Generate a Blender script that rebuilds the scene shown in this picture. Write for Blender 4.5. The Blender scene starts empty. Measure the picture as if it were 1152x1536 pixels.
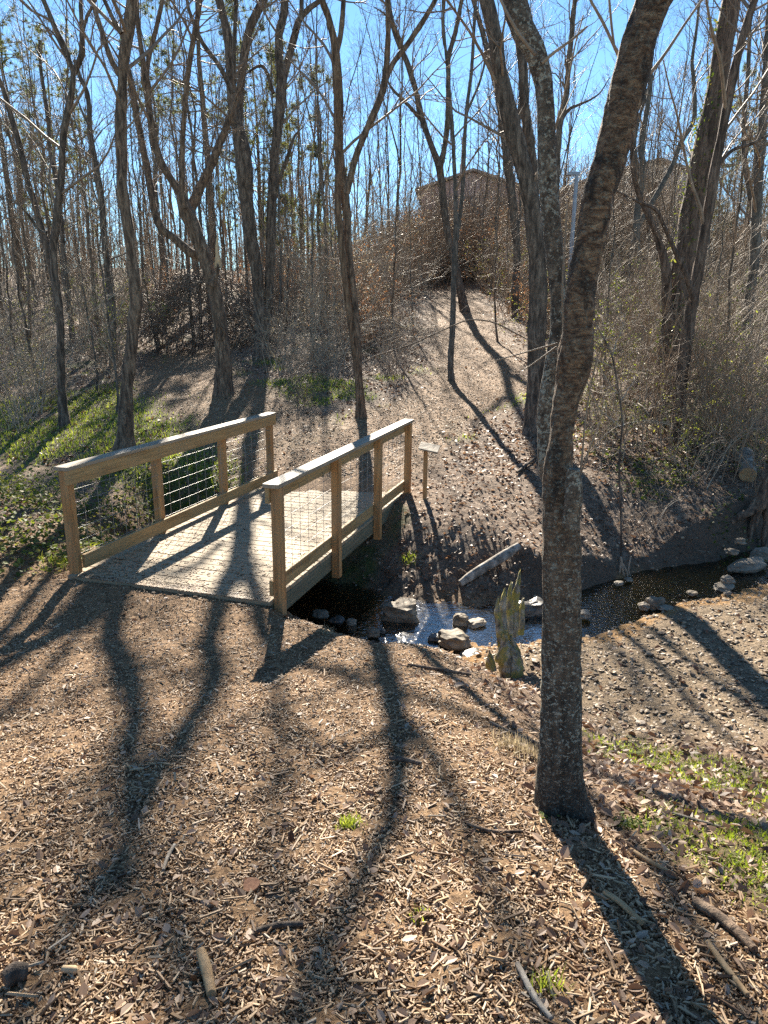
import bpy, bmesh, math, random
import numpy as np
from mathutils import Matrix, Vector, noise as mnoise

R = math.radians
rng = np.random.default_rng(11)
random.seed(5)
SC = bpy.context.scene
COL = SC.collection

# ------------------------------------------------------------------ camera
TH, ROLL, H, F = 0.2815, 0.0049, 2.5264, 1067.83      # pitch down, roll, eye height over the bridge deck, focal length for a 1536 px tall frame
cd = bpy.data.cameras.new('camera')
cam = bpy.data.objects.new('camera', cd)
COL.objects.link(cam)
cam.matrix_world = Matrix.Translation((0, 0, H)) @ Matrix.Rotation(R(90) - TH, 4, 'X') @ Matrix.Rotation(ROLL, 4, 'Z')
cd.sensor_fit = 'VERTICAL'
cd.sensor_height = 36
cd.lens = F / 1536 * 36
cd.clip_start = .05
cd.clip_end = 1500
SC.camera = cam

# ------------------------------------------------------------------ sky, sun, exposure
SUN_AZ, SUN_EL = R(-5), R(30)                          # azimuth from +Y towards +X
W = bpy.data.worlds.new('World')
SC.world = W
W.use_nodes = True
nt = W.node_tree
sky = nt.nodes.new('ShaderNodeTexSky')
sky.sky_type = 'NISHITA'
sky.sun_disc = False
sky.sun_elevation = SUN_EL
sky.sun_rotation = SUN_AZ
sky.altitude = 300
sky.air_density = 0.8
sky.dust_density = 0.0
sky.ozone_density = 2.0
bg = nt.nodes['Background']
bg.inputs['Strength'].default_value = 0.058
tint = nt.nodes.new('ShaderNodeMix')
tint.data_type = 'RGBA'
tint.blend_type = 'MULTIPLY'
tint.inputs[0].default_value = 1
tint.inputs[7].default_value = (.74, .95, 1.0, 1)      # a clear, slightly cyan winter sky
nt.links.new(sky.outputs[0], tint.inputs[6])
nt.links.new(tint.outputs[2], bg.inputs['Color'])
sd = bpy.data.lights.new('sun', 'SUN')
sd.energy = 5.0
sd.angle = R(0.5)
sd.color = (1.0, .91, .77)
sun = bpy.data.objects.new('sun', sd)
COL.objects.link(sun)
sdir = Vector((math.sin(SUN_AZ) * math.cos(SUN_EL), math.cos(SUN_AZ) * math.cos(SUN_EL), math.sin(SUN_EL)))
sun.rotation_euler = sdir.to_track_quat('Z', 'Y').to_euler()
SC.view_settings.view_transform = 'Standard'
SC.view_settings.look = 'None'
SC.view_settings.gamma = 1
SC.view_settings.exposure = 1.95
SC.cycles.use_denoising = False
SC.cycles.sample_clamp_indirect = 3
SC.cycles.max_bounces = 4
SC.cycles.diffuse_bounces = 2
SC.cycles.glossy_bounces = 2
SC.cycles.transparent_max_bounces = 12

# ------------------------------------------------------------------ terrain
CX = np.array([-60, -14, -8, -4, -1.5, 0, 1, 2.2, 3.4, 4.8, 7, 12, 60.])
CY = np.array([34, 17, 12.8, 10.2, 8.2, 7.2, 6.85, 7.25, 8.05, 8.8, 10, 12, 25.])


PHI, BA, BW, BL, BG = .2943, (-2.958, 6.4875), 2.0245, 4.4568, -.0227      # the bridge: heading, near left corner, width, length, fall


def sm(a, b, x):
    t = np.clip((x - a) / (b - a), 0, 1)
    return t * t * (3 - 2 * t)


def wav(x, y, f, ph=0.):
    return (np.sin(x * f * 1.0 + y * f * .63 + 1.3 + ph) + np.sin(-x * f * .71 + y * f * 1.13 + 4.1 + ph * 2)
            + np.sin(x * f * 1.93 + y * f * -1.57 + .7 + ph) * .5 + np.sin(x * f * 2.7 + y * f * 2.3 + 2.7 - ph) * .35) / 2.85


def creek_s(x, y):
    return (y - np.interp(x, CX, CY)) * .87 + .10 * wav(x, y * .2, 2.3) + .05 * wav(x, y * .3, 7.)


def terrain(x, y):
    x = np.asarray(x, float)
    y = np.asarray(y, float)
    s = creek_s(x, y)
    NL = NR = FF = 0
    for o in (-.3, 0, .3):
        NL = NL + np.interp(y + o, [-8, 0, 1.5, 2.75, 4.2, 5.6, 6.6, 14], [1.5, .95, .68, .42, .12, -.10, -.06, -.1]) / 3
        NR = NR + np.interp(y + o, [-8, 0, 1.5, 2.75, 3.8, 4.8, 6.5, 14], [1.4, .9, .62, .26, -.30, -.62, -.70, -.71]) / 3
        FF = FF + np.interp(y + o * 3, [8, 10.6, 13, 20, 30, 45, 60, 75, 140], [-.28, -.06, .22, 1.0, 2.1, 3.9, 5.6, 6.0, 6.0]) / 3
    wr = sm(.2, 2.0, x)
    N = NL * (1 - wr) + NR * wr
    N = N + (.16 + .1 * wav(x, y, 1.7)) * sm(-3.1, -4.4, x) * sm(5.9, 7.3, y)
    lx, ly = (x - BA[0]) * math.cos(PHI) - (y - BA[1]) * math.sin(PHI), (x - BA[0]) * math.sin(PHI) + (y - BA[1]) * math.cos(PHI)
    N = N * (1 - .9 * sm(-.35, .0, lx) * sm(2.3, 1.95, lx) * sm(-1.2, -.15, ly) * sm(.9, .3, ly)) - .022 * sm(-.35, .0, lx) * sm(2.3, 1.95, lx) * sm(-1.2, -.15, ly) * sm(.9, .3, ly)
    N = N + .02 * wav(x, y, 2.4) * (1 - sm(-1.4, -.4, ly) * sm(2.4, 2.0, lx) * sm(-.5, 0, lx)) + .008 * wav(x, y, 9.)
    FF = FF - .32 * sm(-3.8, -7.5, x) * sm(8, 14, y) + .05 * wav(x, y, 1.1) * sm(11, 13, y) + .02 * wav(x, y, 5.) + .25 * wav(x, y, .13) * sm(24, 50, y)
    FF = FF - .14 * sm(1.0, 2.2, x) * (1 - sm(8.6, 11, y)) + .35 * sm(3.0, 6, x) * sm(9.5, 14, y) * (1 - sm(16, 24, y))
    bw = np.interp(x, [-3, -.6, 0, 1.35, 2.0, 6], [.9, 1.1, 1.9, 1.7, .34, .40])
    s0 = np.interp(x, [-.6, .1, 1.4, 1.9], [.5, .30, .30, .5])
    fw = sm(s0, s0 + bw, s)
    nw = sm(.42, 1.9, -s)
    nw = np.maximum(nw, wr * sm(-.15, .95, -s) * 1.0)
    bed = -.90 + .03 * wav(x, y, 6.) + .03 * wav(x, y, 15.)
    FF = FF - .36 * np.exp(-((x - 3.4) / .8) ** 2) * (1 - sm(.6, 2.6, s))
    lf = sm(-2.9, -4.1, x)
    bed = bed * (1 - lf) + (np.minimum(FF, N) - .12) * lf
    return np.where(s > 0, bed + (FF - bed) * fw, bed + (N - bed) * nw)


def ray(u, v):
    cr, sr = math.cos(ROLL), math.sin(ROLL)
    du, dv = u - 576, v - 768
    X, Y = (cr * du + sr * dv) / F, (-sr * du + cr * dv) / F
    c, s = math.cos(TH), math.sin(TH)
    return np.array([X, c - Y * s, -s - Y * c])


def on_plane(u, v, z):
    r = ray(u, v)
    return r * ((z - H) / r[2]) + np.array([0, 0, H])


def at(u, v, far=90.):
    """the ground point seen at a place in the photograph"""
    r = ray(u, v)
    k = np.geomspace(1.0, far, 4000)
    P = r[None] * k[:, None] + np.array([0, 0, H])
    below = P[:, 2] <= terrain(P[:, 0], P[:, 1])
    i = int(np.argmax(below)) if below.any() else len(k) - 1
    return P[i]


def at_y(u, v, Y):
    r = ray(u, v)
    k = Y / r[1]
    return r * k + np.array([0, 0, H]), k


# ------------------------------------------------------------------ mesh helpers
def mesh_np(name, V, faces, mat=None, smooth=True, attrs=None, parent=None, loc=None):
    """faces: list of integer arrays (m,k)"""
    V = np.ascontiguousarray(V, np.float32)
    me = bpy.data.meshes.new(name)
    faces = [np.asarray(f, np.int32) for f in faces if len(f)]
    nl = sum(f.size for f in faces)
    npoly = sum(len(f) for f in faces)
    me.vertices.add(len(V))
    me.vertices.foreach_set('co', V.ravel())
    me.loops.add(nl)
    me.loops.foreach_set('vertex_index', np.concatenate([f.ravel() for f in faces]))
    me.polygons.add(npoly)
    st = []
    o = 0
    for f in faces:
        st.append(o + np.arange(len(f)) * f.shape[1])
        o += f.size
    me.polygons.foreach_set('loop_start', np.concatenate(st).astype(np.int32))
    me.polygons.foreach_set('use_smooth', np.full(npoly, smooth, bool))
    me.update(calc_edges=True)
    if attrs:
        for k, a in attrs.items():
            at_ = me.attributes.new(k, 'FLOAT', 'POINT')
            at_.data.foreach_set('value', np.ascontiguousarray(a, np.float32))
    if mat:
        me.materials.append(mat)
    ob = bpy.data.objects.new(name, me)
    COL.objects.link(ob)
    if parent:
        ob.parent = parent
    if loc is not None:
        ob.location = loc
    return ob


def nrm(a):
    return a / np.maximum(np.linalg.norm(a, axis=-1, keepdims=True), 1e-9)


def tube_geo(P, Rd, sides, disp=None):
    """P (B,n,3), Rd (B,n) -> verts, quads"""
    P = np.asarray(P, float)
    B, n, _ = P.shape
    T = nrm(np.gradient(P, axis=1))
    mean = nrm(P[:, -1] - P[:, 0])
    ref = np.where((np.abs(mean[:, :1]) < .8), np.array([[1., 0, 0]]), np.array([[0, 1., 0]]))[:, None, :]
    N = nrm(np.cross(T, np.broadcast_to(ref, T.shape)))
    Bn = np.cross(N, T)
    a = np.arange(sides) / sides * 2 * np.pi
    rr = np.asarray(Rd, float)[:, :, None]
    if disp is not None:
        rr = rr + disp
    V = P[:, :, None, :] + rr[..., None] * (np.cos(a)[None, None, :, None] * N[:, :, None, :] + np.sin(a)[None, None, :, None] * Bn[:, :, None, :])
    i = np.arange(n - 1)[:, None] * sides
    j = np.arange(sides)[None]
    q = np.stack([i + j, i + (j + 1) % sides, i + sides + (j + 1) % sides, i + sides + j], -1).reshape(-1, 4)
    Q = (q[None] + (np.arange(B) * n * sides)[:, None, None]).reshape(-1, 4)
    return V.reshape(-1, 3), Q


class MB:
    def __init__(self):
        self.V = []
        self.Fs = {}
        self.n = 0

    def add(self, V, *faces):
        V = np.asarray(V, float).reshape(-1, 3)
        for f in faces:
            f = np.asarray(f)
            self.Fs.setdefault(f.shape[1], []).append(f + self.n)
        self.V.append(V)
        self.n += len(V)
        return self

    def tubes(self, P, Rd, sides, disp=None):
        V, Q = tube_geo(P, Rd, sides, disp)
        return self.add(V, Q)

    def tube(self, P, Rd, sides):
        return self.tubes(np.asarray(P, float)[None], np.asarray(Rd, float)[None], sides)

    def box(self, a, b):
        (x0, y0, z0), (x1, y1, z1) = a, b
        V = [(x0, y0, z0), (x1, y0, z0), (x1, y1, z0), (x0, y1, z0), (x0, y0, z1), (x1, y0, z1), (x1, y1, z1), (x0, y1, z1)]
        return self.add(V, [(3, 2, 1, 0), (4, 5, 6, 7), (0, 1, 5, 4), (1, 2, 6, 5), (2, 3, 7, 6), (3, 0, 4, 7)])

    def cap(self, ring):
        ring = np.asarray(ring)
        c = ring.mean(0)
        n = len(ring)
        return self.add(np.vstack([ring, c]), [(i, (i + 1) % n, n) for i in range(n)])

    def build(self, name, mat, parent=None, smooth=True, bevel=0, loc=None, attrs=None):
        ob = mesh_np(name, np.vstack(self.V), [np.vstack(f) for f in self.Fs.values()], mat, smooth, attrs, parent, loc)
        if bevel:
            m = ob.modifiers.new('bevel', 'BEVEL')
            m.width = bevel
            m.segments = 2
            m.limit_method = 'ANGLE'
        return ob


def tag(o, label=None, cat=None, group=None, kind=None):
    if label:
        o['label'] = label
    if cat:
        o['category'] = cat
    if group:
        o['group'] = group
    if kind:
        o['kind'] = kind
    return o


def empty(name, loc, label, cat, group=None):
    o = bpy.data.objects.new(name, None)
    o.empty_display_size = .1
    COL.objects.link(o)
    o.location = loc
    return tag(o, label, cat, group)


def copy_tree(o, parent=None):
    c = o.copy()
    COL.objects.link(c)
    if parent:
        c.parent = parent
    for ch in KIDS.get(o.name, []):
        copy_tree(ch, c)
    return c


KIDS = {}


def reg(root, *kids):
    KIDS.setdefault(root.name, []).extend(kids)


def catmull(P, step):
    P = np.asarray(P, float)
    if len(P) < 3:
        n = max(2, int(np.linalg.norm(P[1, :3] - P[0, :3]) / step) + 1)
        t = np.linspace(0, 1, n)[:, None]
        return P[0] * (1 - t) + P[1] * t
    Q = np.vstack([2 * P[0] - P[1], P, 2 * P[-1] - P[-2]])
    out = []
    for i in range(1, len(Q) - 2):
        a, b, c, d = Q[i - 1:i + 3]
        n = max(2, int(np.linalg.norm((c - b)[:3]) / step) + 1)
        t = np.linspace(0, 1, n, endpoint=False)[:, None]
        out.append(.5 * (2 * b + (c - a) * t + (2 * a - 5 * b + 4 * c - d) * t ** 2 + (3 * b - a - 3 * c + d) * t ** 3))
    out.append(P[-1:])
    return np.vstack(out)


def grow(P, Rd, k, t0=.3, t1=.98, lf=(.3, .6), ang=(30, 60), up=.25, n=6, wig=.12, rf=.55, rmin=.003, lmax=99., r=rng, sharp=.018):
    B, m, _ = P.shape
    C = B * k
    idx = np.repeat(np.arange(B), k)
    t = r.uniform(t0, t1, C)
    ft = t * (m - 1)
    i = np.minimum(ft.astype(int), m - 2)
    w = (ft - i)[:, None]
    p0 = P[idx, i] * (1 - w) + P[idx, i + 1] * w
    tg = nrm(P[idx, i + 1] - P[idx, i])
    rad = Rd[idx, i] * (1 - w[:, 0]) + Rd[idx, i + 1] * w[:, 0]
    L = np.linalg.norm(np.diff(P, axis=1), axis=2).sum(1)[idx]
    ln = np.minimum(L * r.uniform(lf[0], lf[1], C) * (1.15 - .6 * t), lmax)
    perp = r.normal(size=(C, 3))
    perp = nrm(perp - (perp * tg).sum(1, keepdims=True) * tg)
    a = np.radians(r.uniform(ang[0], ang[1], C))[:, None]
    d = tg * np.cos(a) + perp * np.sin(a)
    D = d[:, None, :] + np.cumsum(r.normal(size=(C, n - 1, 3)) * wig, axis=1) + np.array([0, 0, up]) * np.linspace(0, 1, n - 1)[None, :, None]
    D = nrm(D) * (ln / (n - 1))[:, None, None]
    Q = np.concatenate([p0[:, None, :], p0[:, None, :] + np.cumsum(D, axis=1)], axis=1)
    r0 = np.maximum(np.minimum(rad * rf, ln * sharp + .001), rmin)
    RR = np.maximum(r0[:, None] * np.linspace(1, .28, n)[None], rmin * .7)
    return Q, RR


# ------------------------------------------------------------------ materials
def newmat(name):
    m = bpy.data.materials.new(name)
    m.use_nodes = True
    t = m.node_tree
    return m, t, t.nodes['Principled BSDF'], t.nodes['Material Output']


class NT:
    def __init__(self, t):
        self.t = t

    def n(self, kind, **kw):
        x = self.t.nodes.new(kind)
        for k, v in kw.items():
            if k.startswith('i_'):
                x.inputs[k[2:].replace('_', ' ')].default_value = v
            else:
                setattr(x, k, v)
        return x

    def l(self, a, b):
        self.t.links.new(a, b)

    def coord(self, scale=(1, 1, 1), kind='Object'):
        c = self.n('ShaderNodeTexCoord')
        m = self.n('ShaderNodeMapping')
        m.inputs['Scale'].default_value = scale
        self.l(c.outputs[kind], m.inputs['Vector'])
        return m.outputs['Vector']

    def noise(self, vec, scale, detail=5, rough=.6, dist=0.):
        x = self.n('ShaderNodeTexNoise')
        x.inputs['Scale'].default_value = scale
        x.inputs['Detail'].default_value = detail
        x.inputs['Roughness'].default_value = rough
        x.inputs['Distortion'].default_value = dist
        self.l(vec, x.inputs['Vector'])
        return x.outputs['Fac']

    def ramp(self, fac, stops, interp='LINEAR'):
        x = self.n('ShaderNodeValToRGB')
        x.color_ramp.interpolation = interp
        e = x.color_ramp.elements
        while len(e) < len(stops):
            e.new(.5)
        for el, (p, c) in zip(e, stops):
            el.position = p
            el.color = (c[0], c[1], c[2], 1) if not np.isscalar(c) else (c, c, c, 1)
        self.l(fac, x.inputs['Fac'])
        return x.outputs['Color']

    def mix(self, fac, a, b, blend='MIX'):
        x = self.n('ShaderNodeMix', data_type='RGBA', blend_type=blend)
        for s, v in ((x.inputs[0], fac), (x.inputs[6], a), (x.inputs[7], b)):
            if hasattr(v, 'links'):
                self.l(v, s)
            elif np.isscalar(v):
                s.default_value = v
            else:
                s.default_value = (v[0], v[1], v[2], 1)
        return x.outputs[2]

    def math(self, op, a, b=0.):
        x = self.n('ShaderNodeMath', operation=op)
        for s, v in ((x.inputs[0], a), (x.inputs[1], b)):
            if hasattr(v, 'links'):
                self.l(v, s)
            else:
                s.default_value = v
        return x.outputs[0]

    def bump(self, h, strength, dist, bs):
        x = self.n('ShaderNodeBump')
        x.inputs['Strength'].default_value = strength
        x.inputs['Distance'].default_value = dist
        self.l(h, x.inputs['Height'])
        self.l(x.outputs['Normal'], bs.inputs['Normal'])
        return x


def bark(name, dark, mid, light, sc=14., stretch=.22, lichen=None, lich_amt=.58, moss=None, bumpd=.02):
    m, t, bs, _ = newmat(name)
    N = NT(t)
    v = N.coord((1, 1, stretch))
    f = N.noise(v, sc, 6, .65, .6)
    c = N.ramp(f, [(.36, dark), (.50, mid), (.64, light)])
    fine = N.noise(N.coord((1, 1, stretch * 1.5)), sc * 4, 4, .7)
    c = N.mix(N.ramp(fine, [(.38, .7), (.52, 0.)]), c, dark)
    if lichen:
        v2 = N.coord()
        g = N.noise(v2, sc * 2.6, 4, .7)
        big = N.noise(v2, 2.2, 2, .5)
        k = N.math('ADD', g, N.math('MULTIPLY', N.math('SUBTRACT', big, .5), .35))
        k = N.ramp(k, [(lich_amt, 0.), (lich_amt + .06, 1.)])
        c = N.mix(k, c, lichen)
    N.l(c, bs.inputs['Base Color'])
    bs.inputs['Roughness'].default_value = .85
    bs.inputs['Specular IOR Level'].default_value = .3
    N.bump(N.math('ADD', f, N.math('MULTIPLY', fine, .5)), 1., bumpd, bs)
    return m


def plain(name, cols, scale=6., rough=.8, stretch=(1, 1, 1), bumps=.3, bumpd=.01, spec=.3):
    m, t, bs, _ = newmat(name)
    N = NT(t)
    f = N.noise(N.coord(stretch), scale, 6, .6, .3)
    k = len(cols)
    c = N.ramp(f, [(.3 + .4 * i / max(1, k - 1), cc) for i, cc in enumerate(cols)])
    N.l(c, bs.inputs['Base Color'])
    bs.inputs['Roughness'].default_value = rough
    bs.inputs['Specular IOR Level'].default_value = spec
    if bumps:
        N.bump(f, bumps, bumpd, bs)
    return m


def island(name, stops, rough=.75, trans=0., spec=.3, tint=(1, 1, 1), patch=0.):
    """one tone per loose piece; optional light through thin leaves"""
    m, t, bs, out = newmat(name)
    N = NT(t)
    g = N.n('ShaderNodeNewGeometry')
    c = N.ramp(g.outputs['Random Per Island'], stops)
    if patch:
        pn_ = N.ramp(N.noise(N.coord(), 1.6, 5, .65), [(.36, 1 - patch), (.62, 1.)])
        c = N.mix(1., c, pn_, 'MULTIPLY')
    N.l(c, bs.inputs['Base Color'])
    bs.inputs['Roughness'].default_value = rough
    bs.inputs['Specular IOR Level'].default_value = spec
    if trans:
        tr = N.n('ShaderNodeBsdfTranslucent')
        cc = N.mix(1.0, c, tint, 'MULTIPLY')
        N.l(cc, tr.inputs['Color'])
        mx = N.n('ShaderNodeMixShader')
        mx.inputs[0].default_value = trans
        N.l(bs.outputs[0], mx.inputs[1])
        N.l(tr.outputs[0], mx.inputs[2])
        N.l(mx.outputs[0], out.inputs['Surface'])
    return m


M = {}
M['bark_dark'] = bark('bark_dark', (.038, .029, .022), (.122, .091, .068), (.245, .19, .142), 16, .2, lichen=(.16, .16, .13), lich_amt=.66)
M['bark_brown'] = bark('bark_brown', (.045, .031, .022), (.165, .113, .076), (.31, .222, .15), 18, .2, lichen=(.22, .20, .15), lich_amt=.68)
M['bark_grey'] = bark('bark_grey', (.05, .045, .038), (.12, .105, .088), (.22, .19, .155), 16, .25)
M['bark_lichen'] = bark('bark_lichen', (.05, .038, .028), (.14, .105, .075), (.26, .20, .14), 24, .9, lichen=(.36, .34, .27), lich_amt=.55)
M['bark_red'] = bark('bark_red', (.035, .024, .018), (.125, .085, .062), (.22, .16, .12), 14, .15)
M['bark_orange'] = bark('bark_orange', (.045, .028, .018), (.165, .105, .064), (.30, .205, .13), 20, .15)
M['twig'] = plain('twig', [(.14, .097, .068), (.30, .22, .155)], 9, .6, spec=.3, bumps=0)
M['twig_brown'] = plain('twig_brown', [(.17, .115, .075), (.38, .275, .18)], 9, .6, spec=.3, bumps=0)
M['twig_pale'] = plain('twig_pale', [(.25, .195, .135), (.48, .39, .29)], 9, .6, spec=.3, bumps=0)
M['fresh_wood'] = plain('fresh_wood', [(.40, .27, .14), (.62, .46, .28)], 20, .7, (1, 1, .1))
M['cut_wood'] = plain('cut_wood', [(.28, .17, .08), (.48, .33, .18)], 30, .8)
M['log_grey'] = plain('log_grey', [(.05, .04, .03), (.24, .205, .165), (.46, .41, .34)], 11, .8, (1, 1, 1), .8, .02)


def wood(name, cols, axis, rough=.75, green=0.):
    m, t, bs, _ = newmat(name)
    N = NT(t)
    s = [26., 26., 26.]
    s[axis] = 1.4
    f = N.noise(N.coord(tuple(s)), 1., 6, .65, .5)
    b = N.noise(N.coord(), 2.3, 4, .6)
    c = N.ramp(f, [(.28, cols[0]), (.52, cols[1]), (.75, cols[2])])
    c = N.mix(N.ramp(b, [(.38, 0.), (.68, .75)]), c, cols[3])
    N.l(c, bs.inputs['Base Color'])
    bs.inputs['Roughness'].default_value = rough
    bs.inputs['Specular IOR Level'].default_value = .35
    N.bump(f, .5, .004, bs)
    return m


M['post'] = wood('post_wood', [(.16, .075, .026), (.43, .22, .08), (.56, .335, .135), (.34, .225, .115)], 2)
M['rail'] = wood('rail_wood', [(.17, .095, .035), (.40, .255, .105), (.52, .35, .16), (.34, .24, .12)], 1)
M['cap'] = wood('cap_wood', [(.17, .12, .07), (.32, .245, .16), (.42, .335, .23), (.30, .25, .19)], 1, .6)
M['deck'] = wood('deck_wood', [(.17, .122, .07), (.34, .258, .158), (.42, .33, .215), (.30, .23, .145)], 0)
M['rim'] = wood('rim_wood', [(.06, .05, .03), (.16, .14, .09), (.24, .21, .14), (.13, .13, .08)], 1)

m_, t_, b_, _ = newmat('galvanised_wire')
b_.inputs['Base Color'].default_value = (.30, .30, .29, 1)
b_.inputs['Metallic'].default_value = .5
b_.inputs['Roughness'].default_value = .5
M['wire'] = m_

# wood chips, leaves, stones, blades: one tone per piece
M['chips'] = island('wood_chip', [(0, (.085, .045, .022)), (.3, (.24, .14, .07)), (.62, (.43, .28, .15)), (.88, (.60, .43, .26)), (1, (.38, .33, .26))], .6, 0, .35, patch=.45)
M['litter'] = island('dead_leaf', [(0, (.07, .042, .026)), (.35, (.19, .115, .07)), (.7, (.33, .225, .15)), (1, (.46, .36, .27))], .55, .25, .4, (1.1, .9, .7))
M['gravel'] = island('gravel_stone', [(0, (.095, .065, .04)), (.5, (.25, .18, .112)), (1, (.40, .30, .19))], .6, 0, .4)
M['blade'] = island('grass_blade', [(0, (.14, .18, .03)), (.6, (.28, .34, .055)), (1, (.42, .41, .13))], .5, .5, .3, (1.3, 1.35, .6))
M['ivy'] = island('ivy_leaf', [(0, (.05, .075, .016)), (.5, (.115, .155, .032)), (.8, (.20, .22, .06)), (1, (.30, .25, .13))], .62, .38, .22, (1.4, 1.4, .6))
M['green_leaf'] = island('green_leaf', [(0, (.14, .17, .035)), (.6, (.28, .31, .07)), (1, (.42, .38, .13))], .45, .5, .4, (1.3, 1.3, .6))
M['orange_leaf'] = island('orange_leaf', [(0, (.17, .08, .045)), (.5, (.30, .17, .09)), (1, (.40, .28, .16))], .5, .45, .4, (1.2, .9, .6))
M['pale_leaf'] = island('pale_leaf', [(0, (.26, .20, .12)), (1, (.46, .38, .24))], .5, .4, .4)
M['needle'] = island('pine_needle', [(0, (.05, .062, .025)), (.6, (.115, .132, .05)), (1, (.22, .21, .09))], .5, .55, .3, (1.2, 1.2, .6))
M['rock'] = plain('creek_rock', [(.085, .066, .046), (.20, .16, .112), (.32, .265, .19)], 5, .7, (1, 1, 2.5), .7, .03)
M['rock_dark'] = plain('wet_rock', [(.03, .028, .024), (.10, .09, .075), (.17, .155, .13)], 6, .35, (1, 1, 2), .7, .03, .5)
M['rock_pale'] = plain('pale_rock', [(.13, .103, .073), (.25, .205, .15), (.38, .32, .24)], 5, .7, (1, 1, 2), .6, .03)


def ground_material():
    m, t, bs, _ = newmat('ground_cover')
    N = NT(t)
    co = N.coord()

    def attr(n):
        a = N.n('ShaderNodeAttribute', attribute_name=n)
        return a.outputs['Fac']
    vo = N.n('ShaderNodeTexVoronoi', i_Scale=38.)
    N.l(co, vo.inputs['Vector'])
    vo2 = N.n('ShaderNodeTexVoronoi', i_Scale=16.)
    N.l(co, vo2.inputs['Vector'])
    n1 = N.noise(co, 30, 6, .75, .8)
    n2 = N.noise(co, 4, 4, .6)
    n3 = N.noise(co, 90, 4, .7)
    mulch = N.ramp(n1, [(.28, (.05, .028, .014)), (.48, (.22, .13, .066)), (.72, (.45, .30, .165))])
    leaf = N.mix(.55, N.ramp(vo2.outputs['Color'], [(.1, (.06, .038, .026)), (.5, (.20, .13, .085)), (.9, (.38, .28, .20))]), N.ramp(n1, [(.3, (.05, .035, .025)), (.7, (.30, .21, .14))]))
    grav = N.mix(.5, N.ramp(vo.outputs['Color'], [(.1, (.10, .07, .043)), (.9, (.36, .265, .165))]), N.ramp(n3, [(.3, (.10, .07, .043)), (.7, (.34, .25, .155))]))
    dirt = N.ramp(n1, [(.3, (.06, .042, .029)), (.7, (.20, .145, .10))])
    sand = N.ramp(n1, [(.3, (.22, .105, .03)), (.7, (.50, .28, .09))])
    grass = N.ramp(n3, [(.3, (.045, .06, .016)), (.7, (.12, .14, .04))])
    c = N.mix(attr('leaf'), mulch, leaf)
    c = N.mix(attr('gravel'), c, grav)
    c = N.mix(attr('sand'), c, sand)
    c = N.mix(attr('dirt'), c, dirt)
    gm = N.math('MULTIPLY', attr('grass'), N.ramp(n2, [(.36, .2), (.6, 1.)]))
    c = N.mix(gm, c, grass)
    N.l(c, bs.inputs['Base Color'])
    bs.inputs['Roughness'].default_value = .85
    bs.inputs['Specular IOR Level'].default_value = .25
    h = N.math('ADD', n1, N.math('MULTIPLY', vo2.outputs['Distance'], .5))
    N.bump(h, 1.0, .035, bs)
    return m


# ------------------------------------------------------------------ ground sheet
TRAIL = np.array([(-.7, 10.6), (-.1, 13), (1.3, 15.5), (2.2, 17.5), (2.6, 21), (2.7, 25), (3.2, 32), (4, 45)])
TRAIL2 = np.array([(-.7, 10.6), (-2, 13.3), (-3.9, 16.3), (-5.2, 18.5), (-6, 22)])
TRAIL3 = np.array([(2.6, 22), (6, 20.5), (9, 19.8), (14, 19)])


def dist_poly(x, y, poly):
    d = np.full(np.shape(x), 1e9)
    for (ax, ay), (bx, by) in zip(poly[:-1], poly[1:]):
        vx, vy = bx - ax, by - ay
        t = np.clip(((x - ax) * vx + (y - ay) * vy) / (vx * vx + vy * vy), 0, 1)
        d = np.minimum(d, np.hypot(x - ax - t * vx, y - ay - t * vy))
    return d


def trail_w(x, y):
    a = 1 - sm(.7, 1.8, dist_poly(x, y, TRAIL) + .3 * wav(x, y, 1.9))
    b = .9 * (1 - sm(.8, 1.8, dist_poly(x, y, TRAIL2) + .3 * wav(x, y, 1.9)))
    c = .8 * (1 - sm(.4, 1.0, dist_poly(x, y, TRAIL3)))
    return np.maximum(np.maximum(a, b), c)


def zones(x, y):
    s = creek_s(x, y)
    z = terrain(x, y)
    far = sm(.1, .9, s)
    tr = trail_w(x, y)
    leaf = far * (1 - .9 * tr)
    leaf = np.maximum(leaf, (1 - far) * .85 * sm(.35, 1.3, x + .25 * wav(x, y, 2.)) * sm(1.6, 3.2, y))
    leaf = np.maximum(leaf, sm(-3.4, -4.4, x) * sm(6.3, 7.2, y) * (1 - far))
    gravel = (1 - far) * sm(-.42, -.60, z) * sm(.7, 1.6, x) * sm(4.0, 4.6, y)
    sand = sm(-.73, -.77, z) * sm(.2, .8, x) * (.55 + .45 * wav(x, y, 1.6))
    steep = np.abs(terrain(x, y + .12) - terrain(x, y - .12)) / .24
    dirt = sm(.45, .9, steep) * sm(5, 6, y) * (1 - sm(11, 13, y))
    dirt = np.maximum(dirt, sm(-.62, -.78, z) * (1 - sm(.2, 1.0, x)))
    n = wav(x, y, 1.35, .6) + .6 * wav(x, y, 3.7, 2.)
    g = far * (1 - tr) * sm(-.35, .35, n + 1.0 * sm(-1.5, -3.5, x) * sm(9, 11, y) * (1 - sm(15, 19, y)) - .35 * sm(.5, 3, x) - .7 * sm(16, 21, y) - 2. * sm(.1, .8, x) * sm(13, 11.5, y))
    g2 = (1 - far) * sm(.0, .45, n) * sm(.9, 1.5, x) * (1 - sm(4.3, 4.8, y)) * sm(1.5, 2.2, y)
    return dict(leaf=np.clip(leaf, 0, 1), gravel=np.clip(gravel, 0, 1), sand=np.clip(sand, 0, 1), dirt=np.clip(dirt, 0, 1), grass=np.clip(np.maximum(g, g2), 0, 1), trail=tr)


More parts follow.
